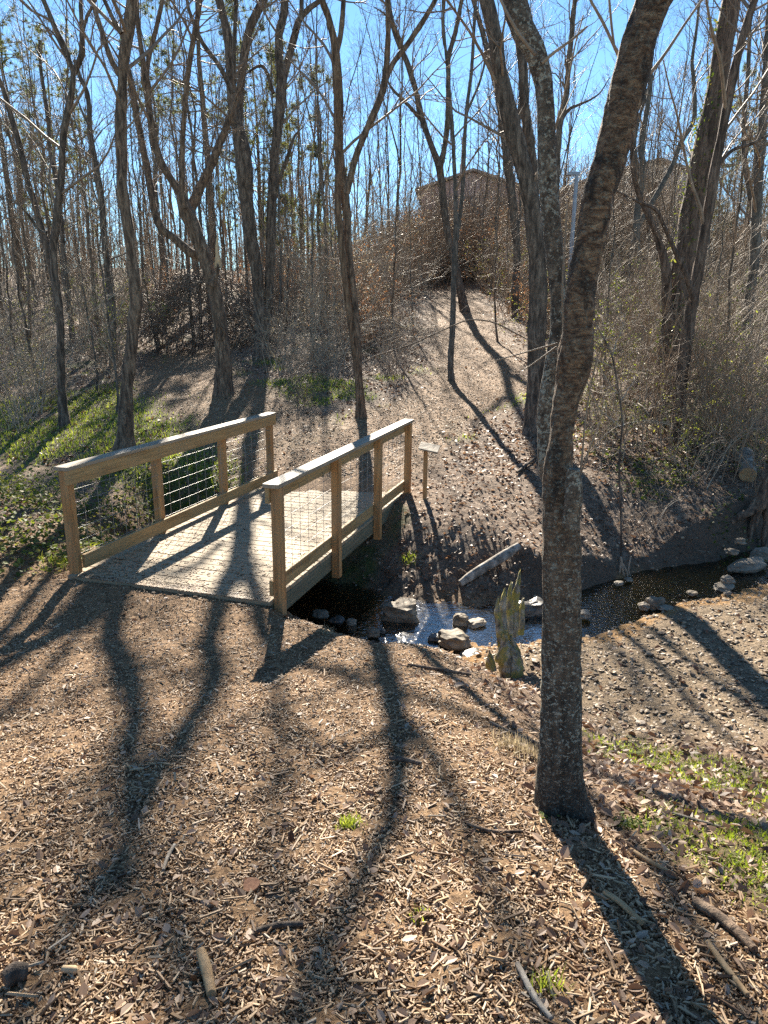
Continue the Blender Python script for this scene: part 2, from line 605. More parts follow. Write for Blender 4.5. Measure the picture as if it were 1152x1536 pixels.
def steps(br):
    out = []
    for a, b, s in br:
        out.append(np.arange(a, b, s))
    return np.concatenate(out + [[br[-1][1]]])


gx = steps([(-160, -40, 6), (-40, -14, 1.0), (-14, -7, .2), (-7, 6, .045), (6, 14, .2), (14, 40, 1.), (40, 160, 6)])
gy = steps([(-12, -1, .5), (-1, .6, .1), (.6, 12, .045), (12, 26, .14), (26, 60, .6), (60, 150, 4), (150, 420, 30)])
GX, GY = np.meshgrid(gx, gy)
GZ = terrain(GX, GY)
fine = (1 - sm(8, 14, GY)) * .012
GZ = GZ + fine * (wav(GX, GY, 17.) + .8 * wav(GX, GY, 41., 1.))
nx, ny = len(gx), len(gy)
ii = (np.arange(ny - 1)[:, None] * nx + np.arange(nx - 1)[None]).ravel()
zn = zones(GX.ravel(), GY.ravel())
zn.pop('trail')
ground = mesh_np('ground', np.stack([GX, GY, GZ], -1).reshape(-1, 3), [np.stack([ii, ii + 1, ii + nx + 1, ii + nx], 1)], ground_material(), True, zn)
tag(ground, kind='structure')

# creek water
WZ = -.825
wx = np.arange(-14, 14, .07)
wt = np.linspace(-1.15, 1.15, 26)
WX, WT = np.meshgrid(wx, wt)
WY = np.interp(WX, CX, CY) + WT
k1, k2 = len(wx), len(wt)
ii = (np.arange(k2 - 1)[:, None] * k1 + np.arange(k1 - 1)[None]).ravel()
m_, t_, b_, o_ = newmat('creek_water')
N_ = NT(t_)
gl = N_.n('ShaderNodeBsdfGlossy')
gl.inputs['Roughness'].default_value = .09
tp = N_.n('ShaderNodeBsdfTransparent')
tp.inputs['Color'].default_value = (.86, .77, .60, 1)
fr = N_.n('ShaderNodeFresnel')
fr.inputs['IOR'].default_value = 1.33
bp = N_.n('ShaderNodeBump')
bp.inputs['Strength'].default_value = .32
bp.inputs['Distance'].default_value = .02
N_.l(N_.noise(N_.coord((1, 1.7, 1)), 11, 3, .5, .6), bp.inputs['Height'])
for s_ in (gl, fr):
    N_.l(bp.outputs['Normal'], s_.inputs['Normal'])
mx = N_.n('ShaderNodeMixShader')
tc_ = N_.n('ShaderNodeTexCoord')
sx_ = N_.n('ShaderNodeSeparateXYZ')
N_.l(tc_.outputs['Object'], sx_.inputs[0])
rf_ = N_.ramp(N_.math('MULTIPLY', sx_.outputs['X'], .25), [(.40, 1.), (.55, 0.)])      # mirror share raised over the riffle, to put brighter sky reflection there
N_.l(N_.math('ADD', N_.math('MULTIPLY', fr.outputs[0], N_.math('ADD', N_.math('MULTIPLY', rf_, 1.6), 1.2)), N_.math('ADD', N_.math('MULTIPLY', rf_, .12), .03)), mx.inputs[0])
N_.l(tp.outputs[0], mx.inputs[1])
N_.l(gl.outputs[0], mx.inputs[2])
N_.l(mx.outputs[0], o_.inputs['Surface'])
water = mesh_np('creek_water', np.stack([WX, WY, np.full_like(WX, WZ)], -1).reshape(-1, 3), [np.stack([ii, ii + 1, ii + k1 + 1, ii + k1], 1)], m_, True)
tag(water, kind='structure')

# ------------------------------------------------------------------ footbridge (local: +Y along the span, +X to the right)
br = empty('footbridge', (BA[0], BA[1], 0), 'wooden footbridge with wire mesh railings crossing the small creek', 'footbridge')
br.rotation_euler = (math.atan(BG), 0, -PHI)
HH = 1.07
deck = MB()
y = -.06
yy = 0
while y < BL + .04:
    w_ = .138
    j = random.uniform(-.004, .004)
    deck.box((-.10, y, -.038 + random.uniform(-.002, .002)), (BW + .036 + j, min(y + w_, BL + .06), random.uniform(-.003, .0015)))
    y += w_ + .011
deck.build('deck', M['deck'], br, smooth=False, bevel=.004)
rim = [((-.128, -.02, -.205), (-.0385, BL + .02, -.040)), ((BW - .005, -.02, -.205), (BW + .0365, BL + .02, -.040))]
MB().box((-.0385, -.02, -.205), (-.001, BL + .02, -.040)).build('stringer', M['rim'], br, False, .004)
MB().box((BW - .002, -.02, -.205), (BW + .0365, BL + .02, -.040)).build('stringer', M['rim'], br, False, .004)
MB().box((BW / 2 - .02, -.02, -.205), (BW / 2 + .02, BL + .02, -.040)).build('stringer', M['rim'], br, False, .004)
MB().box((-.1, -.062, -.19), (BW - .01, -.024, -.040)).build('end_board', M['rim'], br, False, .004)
for side in (0, 1):
    ip = -.038 if side == 0 else BW + .038           # post faces
    op = ip - .09 if side == 0 else ip + .09
    lo, hi = min(ip, op), max(ip, op)
    bl, bh = (-.038, 0.) if side == 0 else (BW, BW + .038)
    for k in range(4):
        yk = BL / 3 * k
        y0 = yk - .0 if k == 0 else (yk - .045 if k < 3 else yk - .09)
        zb = -.55 if k in (0, 3) else -.29
        MB().box((lo + .0005, y0, zb), (hi - .0005, y0 + .09, HH - .0385)).build('post', M['post'], br, False, .006)
    MB().box((bl, -.03, HH - .178), (bh, BL + .03, HH - .0385)).build('rail_board', M['rail'], br, False, .005)
    MB().box((bl, .0 if side else .091, .036), (bh, BL + .05, .176)).build('kick_board', M['rail'], br, False, .005)
    MB().box((min(lo, bl) - .012, -.05, HH - .038), (max(hi, bh) + .012, BL + .05, HH)).build('handrail_cap', M['cap'], br, False, .005)
    xm = (ip - .004) if side == 0 else (ip + .004)
    for k in range(3):
        wm = MB()
        y0, y1 = BL / 3 * k + (.088 if k == 0 else .043), BL / 3 * (k + 1) - (.043 if k < 2 else .088)
        # the panel is stapled to the outside of the boards, behind the posts
        for zz in np.arange(.19, .90, .128):
            wm.tube([(xm, y0, zz), (xm, (y0 + y1) / 2, zz - .003), (xm, y1, zz)], [.0021] * 3, 6)
        for q in np.arange(y0 + .12, y1 - .05, .2):
            wm.tube([(xm + .004, q, .12), (xm + .004, q, .55), (xm + .004, q, .93)], [.0020] * 3, 6)
        wm.build('wire_panel', M['wire'], br)

# ------------------------------------------------------------------ small sign by the far end of the bridge
sp = at(637, 748)
sg = empty('trail_sign', sp, 'small trail marker with a slanted pale panel on a thin wooden post past the bridge', 'sign')
MB().box((-.03, -.03, -.3), (.03, .03, .72)).build('post', M['post'], sg, False, .004)
pn = MB().box((-.14, -.11, -.012), (.14, .11, .012)).build('panel', M['rock_pale'], sg, False, .004)
pn.location = (.05, 0, .745)
pn.rotation_euler = (R(16), R(10), R(-12))

# ------------------------------------------------------------------ traced trees
def stem3d(pts, Y, dy=0., wob=0., step=.12, seed=0, base=None):
    """pts: (u, v, width px) along a stem; Y: its distance; dy: metres further away per metre of height"""
    out = []
    z0 = None
    for (u, v, w) in pts:
        p, k = at_y(u, v, Y)
        if z0 is None:
            z0 = p[2] if base is None else base
        YY = Y + dy * (p[2] - z0)
        p, k = at_y(u, v, YY)
        out.append((p[0], p[1], p[2], w / 2 / F * k))
    C = catmull(np.array(out), step)
    if wob:
        t = np.cumsum(np.r_[0, np.linalg.norm(np.diff(C[:, :3], axis=0), axis=1)])
        C[:, 0] += wob * np.sin(t * 2.1 + seed) * np.minimum(t, 1)
        C[:, 1] += wob * np.sin(t * 1.7 + seed * 2.) * np.minimum(t, 1)
    return C


def extend(C, length, n=9, up=.25, r1=.012, r=rng):
    """carry a stem on above the frame so that it has a whole crown"""
    d = nrm(C[-1, :3] - C[-4, :3])
    P = [C[-1]]
    r0 = C[-1, 3]
    for i in range(n):
        d = nrm(d + r.normal(size=3) * .13 + np.array([0, 0, up * .3]))
        q = P[-1][:3] + d * length / n
        P.append(np.r_[q, r0 + (r1 - r0) * (i + 1) / n])
    return np.vstack([C, np.array(P[1:])])


def resamp(C, n):
    t = np.cumsum(np.r_[0, np.linalg.norm(np.diff(C[:, :3], axis=0), axis=1)])
    T = np.linspace(0, t[-1], n)
    return np.stack([np.interp(T, t, C[:, i]) for i in range(4)], 1)


def rough(P, Rd, sides, amp, sc=9., seed=0.):
    n = len(P)
    d = np.zeros((1, n, sides))
    for i in range(n):
        for j in range(sides):
            a = j / sides * 2 * math.pi
            d[0, i, j] = mnoise.noise((math.cos(a) * Rd[i] * sc + seed, math.sin(a) * Rd[i] * sc, P[i][2] * sc * .35)) * amp * Rd[i]
    return d


def tree(name, label, bark_mat, base, stems, Y=None, ext=7., twig=(7, 5, 3), twigmat=None, cat='tree', group=None, flare=1.35, seed=1, sides=12, lmax=2.6, tstart=.3, amp=.22, far=90., rmin=.0026, up=.3):
    if ext == 7. and far == 60:
        ext = 3.
    r = np.random.default_rng(seed)
    b = at(*base, far) if Y is None else at_y(base[0], base[1], Y)[0]
    Yb = b[1]
    root = empty(name, b, label, cat, group)
    src = []
    for si, s in enumerate(stems):
        pts = s['p']
        C = stem3d(pts, Yb + s.get('off', 0), s.get('dy', 0.), s.get('wob', .012), .1 if Yb > 6 else .05, seed + si, b[2])
        if si == 0:
            lead = C[0].copy()
            rr = C[0, 3]
            n0 = min(len(C), 6)
            # the foot: flare out and go into the ground
            hgt = C[:, 2] - C[0, 2]
            C[:, 3] *= 1 + (flare - 1) * np.exp(-np.maximum(hgt, 0) / (rr * 1.6))
            foot = np.array([lead[0], lead[1], lead[2] - .35, C[0, 3] * 1.1])
            C = np.vstack([foot, C])
        e = s.get('ext', ext if pts[-1][1] <= 6 else 0)
        if not e and si:
            C[-8:, 3] *= np.linspace(1, .25, len(C[-8:]))
        if e:
            C = extend(C, e, r=r)
        P, Rd = C[:, :3] - b, C[:, 3]
        sd_ = sides if s.get('p')[0][2] > 7 else 8
        q = MB()
        q.tubes(P[None], Rd[None], sd_, rough(P, Rd, sd_, amp, 6. / max(.05, Rd.max()) * .35, seed + si))
        ob = q.build('trunk' if si == 0 else 'limb', s.get('mat', bark_mat), root)
        src.append(resamp(np.c_[P, Rd], 24))
    S = np.array(src)
    if twig:
        q = MB()
        P1, R1 = grow(S[..., :3], S[..., 3], twig[0], tstart, .98, (.10, .30), (28, 62), up, 8, .13, .5, rmin * 1.5, lmax, r, .012)
        q.tubes(P1, R1, 5)
        P2, R2 = grow(P1, R1, twig[1], .2, .98, (.3, .6), (25, 60), up, 6, .13, .6, rmin, lmax * .6, r, .010)
        q.tubes(P2, R2, 4)
        P3, R3 = grow(P2, R2, twig[2], .15, .98, (.35, .7), (22, 55), up * .8, 5, .12, .7, rmin * .75, lmax * .45, r, .008)
        q.tubes(P3, R3, 3)
        q.build('crown', twigmat or M['twig'], root)
    return root


# the near forked tree, with real relief in its bark
def near_tree():
    b = at(840, 1212)
    root = empty('forked_tree', b, 'nearest tree, lichen covered trunk forking into two leaning stems, right of the bridge', 'tree')
    main = [(841, 1222, 82), (840, 1197, 72), (840, 1150, 65), (841, 1079, 60.5), (842, 1000, 57.5), (843, 900, 54.5), (842, 800, 54), (841, 750, 52), (837, 715, 46), (838, 690, 43), (842, 650, 38), (848, 603, 38),
            (858, 560, 47), (862, 532, 51), (866, 500, 44), (870, 444, 42), (877, 400, 42), (885, 364, 43.5), (898, 290, 46), (907, 262, 47), (921, 210, 48), (934, 157, 51), (947, 108, 53), (962, 52, 50), (981, 0, 50)]
    left = [(836, 760, 24), (828, 725, 30), (820, 690, 26), (816, 645, 22), (818, 603, 21), (824, 565, 21), (832, 525, 22), (838, 485, 23), (837, 440, 23), (830, 364, 27), (822, 286, 28), (820, 234, 28), (819, 182, 26),
            (816, 130, 27), (803, 80, 31), (786, 48, 34), (774, 12, 36), (768, -18, 32)]
    r = np.random.default_rng(3)
    keep = []
    for nm, pts, dy, off, mat, sd, ext in (('trunk', main, .05, 0, M['bark_near'], 56, 4.5), ('limb', left, .16, .05, M['bark_lichen'], 40, 4.5)):
        C = stem3d(pts, b[1] + off, dy, 0, .022, 0, b[2])
        if nm == 'trunk':
            C = np.vstack([np.r_[C[0, :2], C[0, 2] - .2, C[0, 3] * 1.15], C])
        nv = len(C)
        C = extend(C, ext, 12, .2, .02, r)
        P, Rd = C[:, :3] - b, C[:, 3]
        T = nrm(np.gradient(P, axis=0))
        D = np.zeros((1, len(P), sd))
        for i in range(len(P)):
            h = P[i][2]
            for j in range(sd):
                a = j / sd * 2 * math.pi
                x, y_ = math.cos(a) * Rd[i], math.sin(a) * Rd[i]
                lump = mnoise.noise((x * 7 + 3, y_ * 7, h * 2.2)) * .10
                ridge = abs(mnoise.noise((x * 34, y_ * 34, h * 9.))) * .21
                plate = mnoise.noise((x * 22 + 9, y_ * 22, h * 55.)) * .07 * (1 if nm == 'limb' else float(sm(.9, 1.5, h)))
                butt = (.10 + math.cos(a * 3 + .6) * .22 + math.cos(a * 5) * .12) * math.exp(-max(0, h) / .10) if nm == 'trunk' else 0
                D[0, i, j] = (lump - ridge + .05 + plate + butt) * Rd[i]
        q = MB()
        q.tubes(P[None], Rd[None], sd, D)
        q.build(nm, mat, root)
        keep.append(resamp(np.c_[P, Rd], 24))
    # the stub of a lost third stem
    C = stem3d([(856, 790, 26), (860, 750, 27), (861, 722, 23), (862, 703, 17)], b[1] - .03, -.02, 0, .03, 0, b[2])
    q = MB()
    P, Rd = C[:, :3] - b, C[:, 3]
    q.tubes(P[None], Rd[None], 20, rough(P, Rd, 20, .35, 30., 4))
    V, _ = tube_geo(P[-2:][None], Rd[-2:][None], 20)
    q.cap(V[-20:])
    q.build('broken_stub', M['bark_lichen'], root)
    # shoots
    q = MB()
    for pts in ([(866, 735, 5), (872, 690, 4.5), (876, 640, 4), (884, 585, 3), (897, 530, 2)], [(870, 715, 3), (884, 672, 3), (900, 628, 2.5), (905, 590, 2)], [(944, 112, 9), (930, 88, 8), (917, 62, 6), (903, 33, 6), (884, 0, 5)],
                [(922, 74, 5), (917, 40, 5), (913, 0, 5)], [(960, 125, 8), (980, 104, 7), (1003, 72, 6), (1025, 38, 5), (1052, 0, 5)], [(836, 515, 4), (800, 525, 3), (760, 536, 2.4), (742, 541, 2)], [(835, 520, 4), (810, 538, 3), (785, 555, 2)],
                [(845, 500, 4), (843, 430, 4), (848, 340, 4), (850, 300, 3)], [(803, 82, 8), (783, 58, 7), (764, 28, 6), (745, -10, 5)], [(812, 95, 7), (832, 78, 6), (857, 60, 5), (880, 40, 4)]):
        C = stem3d(pts, b[1] + .02, .1, .012, .05, 2, b[2])
        q.tube(C[:, :3] - b, C[:, 3] * .75, 7)
    S = np.array(keep)
    P1, R1 = grow(S[..., :3], S[..., 3], 9, .55, .98, (.12, .28), (30, 60), .3, 8, .12, .5, .005, 1.8, r, .012)
    P2, R2 = grow(P1, R1, 5, .2, .98, (.3, .6), (25, 60), .2, 6, .13, .6, .003, 1., r, .01)
    q.tubes(P1, R1, 5)
    q.tubes(P2, R2, 4)
    q.build('crown', M['twig_brown'], root)
    return root


def near_bark():
    m, t, bs, _ = newmat('near_bark')
    N = NT(t)
    v = N.coord((1, 1, .3))
    f = N.noise(v, 26, 7, .7, .5)
    low = N.ramp(f, [(.33, (.022, .018, .014)), (.5, (.085, .07, .052)), (.7, (.19, .16, .12))])
    fine = N.noise(N.coord((1, 1, 1.3)), 55, 4, .75)
    k = N.ramp(fine, [(.54, 0.), (.60, 1.)])
    low = N.mix(N.math('MULTIPLY', k, .9), low, (.42, .42, .34))
    v3 = N.coord((1, 1, 2.2))
    g = N.noise(v3, 24, 7, .75, .6)
    upc = N.ramp(g, [(.34, (.03, .018, .012)), (.45, (.13, .075, .044)), (.55, (.27, .165, .095)), (.67, (.50, .35, .21))])
    crack = N.ramp(N.noise(N.coord((1, 1, .5)), 11, 5, .6, .8), [(.36, 1.), (.46, 0.)])
    upc = N.mix(N.math('MULTIPLY', crack, .85), upc, (.03, .022, .017))
    c = N.n('ShaderNodeTexCoord')
    s = N.n('ShaderNodeSeparateXYZ')
    N.l(c.outputs['Object'], s.inputs[0])
    hz = N.math('ADD', s.outputs['Z'], N.math('MULTIPLY', N.noise(N.coord(), 5, 3, .6), .5))
    w = N.ramp(N.math('MULTIPLY', hz, .4), [(.30, 0.), (.85, 1.)])
    upc = N.mix(N.math('MULTIPLY', k, .35), upc, (.33, .32, .25))
    col = N.mix(w, low, upc)
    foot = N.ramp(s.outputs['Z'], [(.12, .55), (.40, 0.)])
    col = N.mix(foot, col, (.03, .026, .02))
    N.l(col, bs.inputs['Base Color'])
    bs.inputs['Roughness'].default_value = .8
    bs.inputs['Specular IOR Level'].default_value = .3
    N.bump(N.math('ADD', N.mix(w, f, g), N.math('MULTIPLY', fine, .4)), 1., .03, bs)
    return m


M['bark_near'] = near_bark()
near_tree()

S_ = lambda p, **k: dict(p=p, **k)
tree('lichen_tree', 'large dark grey leaning trunk directly behind the nearest forked tree', M['bark_dark'], (799, 648), [
    S_([(799, 652, 29), (803, 600, 27), (805, 560, 27), (806, 488, 28), (806, 410, 26), (800, 332, 25), (794, 286, 25), (781, 234, 25), (765, 182, 26), (750, 110, 23), (742, 52, 22), (731, 0, 22)], dy=.02),
    S_([(801, 300, 16), (799, 250, 16), (793, 200, 15), (786, 150, 14), (782, 90, 14), (772, 30, 11), (768, 0, 10)], dy=.15),
    ], seed=2, twig=(13, 7, 5))
tree('slim_tree', 'slim dark tree rising just behind the left stem of the nearest tree', M['bark_dark'], (834, 490), [
    S_([(834, 492, 10), (834, 400, 9), (833, 330, 9), (836, 260, 9), (839, 190, 9), (849, 146, 8.5), (854, 91, 8), (859, 26, 7.5), (862, 0, 7)], dy=.02),
    S_([(840, 185, 5), (852, 165, 5), (866, 158, 4), (885, 150, 3)], dy=.1, ext=1)], seed=31, far=60, twig=(11, 7, 4), ext=3)
tree('slim_tree', 'slim dark tree standing at the trail edge, left of the lichen trunk', M['bark_dark'], (775, 478), [
    S_([(776, 480, 14), (773, 440, 12), (775, 380, 11), (770, 310, 13), (762, 250, 14), (757, 200, 13), (742, 120, 9), (727, 60, 8), (712, 10, 6), (709, 0, 6)], dy=.0),
    S_([(764, 260, 7), (775, 200, 7), (783, 120, 6), (790, 0, 5)], dy=.1)], seed=3, far=60, twig=(13, 7, 5))
tree('curved_tree', 'dark forked tree leaning over the top of the trail', M['bark_dark'], (697, 468), [
    S_([(698, 470, 13), (692, 440, 12), (678, 380, 10), (672, 350, 10), (664, 295, 11), (659, 250, 11), (648, 220, 9), (634, 182, 9), (622, 130, 8), (611, 95, 8), (592, 50, 7), (583, 0, 7)], dy=.05),
    S_([(659, 250, 9), (666, 225, 8), (672, 169, 8), (673, 117, 7), (673, 86, 7), (684, 42, 7), (693, 0, 6)], dy=-.1),
    S_([(672, 90, 4), (664, 50, 4), (667, 0, 4)], dy=.0),
    S_([(634, 182, 6), (605, 150, 5), (590, 135, 4), (575, 110, 3)], dy=.1)], seed=4, far=60, twig=(13, 7, 5))
tree('smooth_sapling', 'smooth grey sapling beside the trail, straight and forked halfway up', M['bark_grey'], (677, 572), [
    S_([(677, 573, 10), (676, 540, 9), (678, 490, 8.5), (681, 420, 8), (684, 370, 7.5), (683, 310, 6.5), (681, 250, 6), (680, 208, 6), (676, 150, 5), (668, 80, 4), (664, 20, 3), (664, 0, 3)], dy=.0),
    S_([(684, 365, 6), (690, 320, 6), (695, 260, 6), (700, 169, 5.5), (706, 110, 5), (713, 15, 5), (715, 0, 4.5)], dy=.08),
    S_([(700, 169, 4), (720, 120, 3.5), (728, 80, 3), (722, 30, 2.5)], dy=.1)], seed=5, twig=(13, 7, 5), flare=1.2, ext=4)
tree('twin_stem_tree', 'brown twin stemmed tree just beyond the far end of the bridge', M['bark_brown'], (542, 626), [
    S_([(542, 628, 16), (540, 595, 13), (536, 560, 12), (531, 520, 11), (523, 456, 10), (515, 390, 9.5), (506, 305, 10), (509, 250, 12), (509, 200, 14), (508, 140, 15), (502, 76, 12), (494, 35, 10), (482, 0, 9)], dy=.0, mat=M['bark_orange']),
    S_([(538, 600, 10), (537, 532, 11), (533, 456, 11), (523, 381, 11), (518, 305, 13), (511, 240, 13), (507, 175, 11)], dy=.04),
    S_([(503, 85, 9), (511, 50, 8), (516, 0, 7)], dy=.2),
    S_([(520, 290, 10), (524, 274, 10), (533, 239, 10), (548, 201, 10), (564, 164, 11), (576, 125, 10), (581, 60, 8), (581, 0, 8)], dy=-.12),
    S_([(574, 130, 8), (590, 95, 8), (607, 73, 8), (628, 42, 8), (647, 10, 7), (652, 0, 7)], dy=.1),
    S_([(606, 78, 6), (592, 40, 5), (578, 22, 4), (560, 10, 4)], dy=-.2)], seed=6, twig=(13, 8, 5), ext=6)
tree('broken_limb_tree', 'thick dark tree with a knot hole and a snapped pale limb, left of the trail', M['bark_brown'], (335, 590), [
    S_([(335, 592, 26), (335, 560, 23), (333, 510, 22), (329, 470, 20), (323, 440, 20), (314, 408, 20), (302, 375, 20), (291, 345, 21), (279, 318, 22), (270, 290, 15), (258, 270, 12), (246, 250, 11), (236, 225, 10.5), (225, 175, 10), (219, 125, 11), (214, 95, 8), (207, 35, 7), (206, 0, 6)], dy=.0),
    S_([(300, 385, 14), (282, 376, 13), (262, 358, 12), (243, 342, 12), (232, 315, 11), (224, 270, 10.5), (212, 215, 10), (204, 170, 10), (196, 118, 9), (186, 70, 6), (180, 30, 5)], dy=.12),
    S_([(276, 312, 10), (273, 280, 9), (274, 220, 8), (277, 160, 8), (281, 110, 8), (290, 60, 8), (298, 20, 8), (301, 0, 7)], dy=-.08),
    S_([(280, 325, 15), (292, 300, 14), (305, 272, 13), (320, 240, 12), (331, 210, 11), (345, 175, 9), (362, 120, 7), (378, 60, 5)], dy=.15),
    S_([(219, 118, 8), (224, 85, 7), (233, 48, 7), (243, 0, 6)], dy=.15),
    S_([(318, 428, 12), (325, 412, 11), (327, 398, 10)], dy=-.1, ext=0)], seed=7, twig=(13, 8, 5), ext=6)
tree('straight_tree', 'tall straight dark trunk close behind the left railing of the bridge', M['bark_brown'], (187, 676), [
    S_([(187, 680, 27), (188, 650, 23), (190, 600, 20), (196, 540, 18), (201, 480, 18), (203, 450, 20), (201, 420, 18), (197, 400, 16), (194, 355, 16), (188, 305, 16), (185, 277, 17), (182, 201, 16), (182, 150, 16), (184, 100, 15), (190, 55, 18), (200, 0, 17)], dy=.02),
    S_([(180, 112, 9), (171, 98, 8), (160, 70, 8), (150, 38, 7), (139, 0, 7)], dy=.1),
    S_([(182, 50, 8), (174, 38, 7), (165, 18, 6), (157, 0, 6)], dy=-.15),
    S_([(204, 445, 7), (212, 432, 5), (222, 424, 3)], dy=.0, ext=0)], seed=8, twig=(12, 8, 5), ext=6, amp=.3)
tree('double_trunk_tree', 'big twin trunk tree joined at the base, beyond the broken limb tree', M['bark_dark'], (396, 536), [
    S_([(396, 538, 26), (395, 515, 23), (393, 481, 21), (389, 450, 17), (384, 405, 17), (376, 355, 20), (371, 305, 20), (368, 270, 24), (363, 227, 25), (356, 190, 19), (349, 150, 16), (348, 113, 15), (345, 80, 15), (337, 35, 13), (329, 0, 12)], dy=.0),
    S_([(400, 480, 14), (403, 450, 13), (405, 405, 14), (406, 355, 15), (408, 305, 15), (410, 277, 14), (412, 227, 13), (418, 176, 15), (423, 126, 15), (418, 63, 12), (425, 20, 12), (426, 0, 11)], dy=.05),
    S_([(357, 200, 13), (361, 130, 12), (367, 75, 12), (377, 38, 13), (396, 0, 12)], dy=.15),
    S_([(352, 120, 6), (351, 60, 6), (354, 0, 6)], dy=-.1),
    S_([(423, 130, 11), (431, 93, 11), (443, 50, 11), (453, 25, 9), (481, 0, 7)], dy=.15),
    S_([(446, 45, 6), (451, 20, 6), (452, 0, 6)], dy=.0),
    S_([(349, 140, 8), (330, 100, 7), (305, 65, 6), (285, 20, 5), (280, 0, 5)], dy=-.15),
    S_([(410, 140, 6), (395, 100, 5), (370, 110, 4), (362, 120, 3)], dy=.1),
    S_([(411, 290, 5), (430, 240, 6), (441, 205, 5), (455, 190, 4)], dy=-.1)], seed=9, twig=(13, 8, 5), ext=6, far=60)
tree('leaning_tree', 'dark forked tree at the left with a thin stem leaning out of frame', M['bark_dark'], (97, 640), [
    S_([(97, 642, 17), (94, 600, 12), (91, 540, 11.5), (90, 481, 11), (86, 440, 12), (82, 405, 11), (81, 370, 11), (86, 330, 12), (88, 290, 11), (92, 250, 10), (94, 210, 10), (101, 176, 11), (108, 145, 9), (111, 110, 8), (104, 90, 8), (95, 65, 8), (84, 45, 8), (72, 18, 7), (64, 0, 7)], dy=.0),
    S_([(85, 438, 10), (78, 405, 10), (69, 365, 10), (59, 335, 10), (50, 300, 9), (42, 277, 9), (32, 227, 9), (18, 176, 8), (2, 126, 7), (-20, 80, 6)], dy=.1),
    S_([(110, 112, 8), (120, 90, 9), (123, 75, 9), (122, 45, 7), (120, 10, 6), (120, 0, 5)], dy=.1),
    S_([(122, 60, 4), (130, 25, 5), (139, 8, 4), (142, 0, 4)], dy=-.1),
    S_([(70, 350, 6), (58, 345, 5), (42, 322, 4), (22, 303, 4), (0, 296, 3)], dy=-.15, ext=0),
    S_([(99, 85, 4), (80, 50, 3), (55, 33, 2.5), (40, 36, 2)], dy=-.1, ext=0)], seed=10, twig=(13, 8, 5), ext=5)
tree('slender_tree', 'slender dark tree curving up between the leaning tree and the straight trunk', M['bark_dark'], (172, 550), [
    S_([(172, 552, 13), (170, 510, 11), (167, 456, 10), (161, 406, 9), (156, 343, 9), (151, 290, 8.5), (143, 239, 8), (136, 201, 8), (131, 143, 7), (118, 112, 6), (112, 90, 5)], dy=.05),
    S_([(134, 190, 4), (120, 160, 3), (112, 130, 3)], dy=.1)], seed=11, twig=(13, 7, 5), ext=3, far=60)
tree('crooked_tree', 'thin crooked tree in the woods at the left, kinked near its top', M['bark_dark'], (110, 520), [
    S_([(110, 522, 9), (105, 470, 8), (98, 400, 7), (90, 320, 7), (83, 264, 6), (75, 226, 6), (73, 189, 6), (68, 151, 6), (63, 113, 5), (59, 75, 4), (60, 60, 3)], dy=.05),
    S_([(60, 85, 4), (52, 68, 3), (45, 55, 2)], dy=.1)], seed=12, twig=(13, 7, 5), ext=3, far=60)
ivy_tree = tree('ivy_tree', 'thick reddish trunk hung with ivy in the thicket at the right', M['bark_red'], (1000, 622), [
    S_([(1000, 625, 46), (1002, 580, 40), (1008, 520, 38), (1016, 460, 36), (1024, 410, 36), (1034, 350, 36), (1042, 300, 36), (1052, 250, 35), (1066, 190, 34), (1073, 157, 32), (1080, 100, 29), (1088, 50, 28), (1096, 0, 27)], dy=.0),
    S_([(1004, 500, 16), (1000, 450, 16), (998, 400, 14), (985, 350, 10), (962, 300, 8), (950, 262, 7), (946, 205, 6), (940, 150, 5)], dy=-.1)], seed=13, twig=(13, 8, 5), ext=5)
tree('clumped_tree', 'slimmer curved trunk crossing in front of the ivy trunk', M['bark_red'], (1016, 660), [
    S_([(1016, 662, 20), (1018, 620, 18), (1022, 570, 18), (1029, 520, 18), (1038, 460, 17), (1048, 400, 16), (1058, 340, 15), (1074, 250, 14), (1086, 190, 13), (1098, 120, 13), (1112, 60, 12), (1132, 0, 11)], dy=-.05),
    S_([(1040, 450, 9), (1028, 410, 8), (1015, 380, 7), (998, 340, 6), (985, 315, 5), (965, 305, 4)], dy=-.2, ext=1),
    S_([(1075, 250, 6), (1100, 225, 5), (1130, 215, 5), (1160, 200, 4)], dy=.1, ext=1)], seed=14, twig=(13, 8, 5), ext=5)
tree('edge_tree', 'grey trunk at the right edge behind the brambles', M['bark_grey'], (1122, 560), [
    S_([(1118, 562, 16), (1122, 480, 14), (1130, 400, 14), (1134, 330, 14), (1140, 250, 13), (1144, 180, 12), (1150, 100, 11), (1156, 0, 10)], dy=.0),
    S_([(1126, 300, 8), (1118, 240, 8), (1116, 170, 7), (1122, 100, 6), (1128, 0, 5)], dy=.1)], seed=15, twig=(13, 8, 5), far=60)
tree('wide_branching_tree', 'grey leafless tree with wide crooked limbs, seen right of the near stem', M['bark_grey'], (958, 470), [
    S_([(958, 472, 11), (957, 420, 10), (955, 350, 10), (958, 300, 10), (965, 255, 10), (962, 225, 9), (968, 180, 8), (976, 120, 7), (975, 60, 6), (980, 0, 5)], dy=.0),
    S_([(959, 300, 7), (955, 250, 7), (951, 215, 7), (960, 175, 5), (967, 150, 5)], dy=.1, ext=1.5),
    S_([(957, 340, 8), (980, 300, 8), (1008, 250, 7), (1022, 212, 7), (1040, 180, 6), (1042, 130, 6), (1038, 90, 5), (1045, 40, 4), (1050, 0, 4)], dy=.05)], seed=16, twig=(10, 6, 3), far=60)

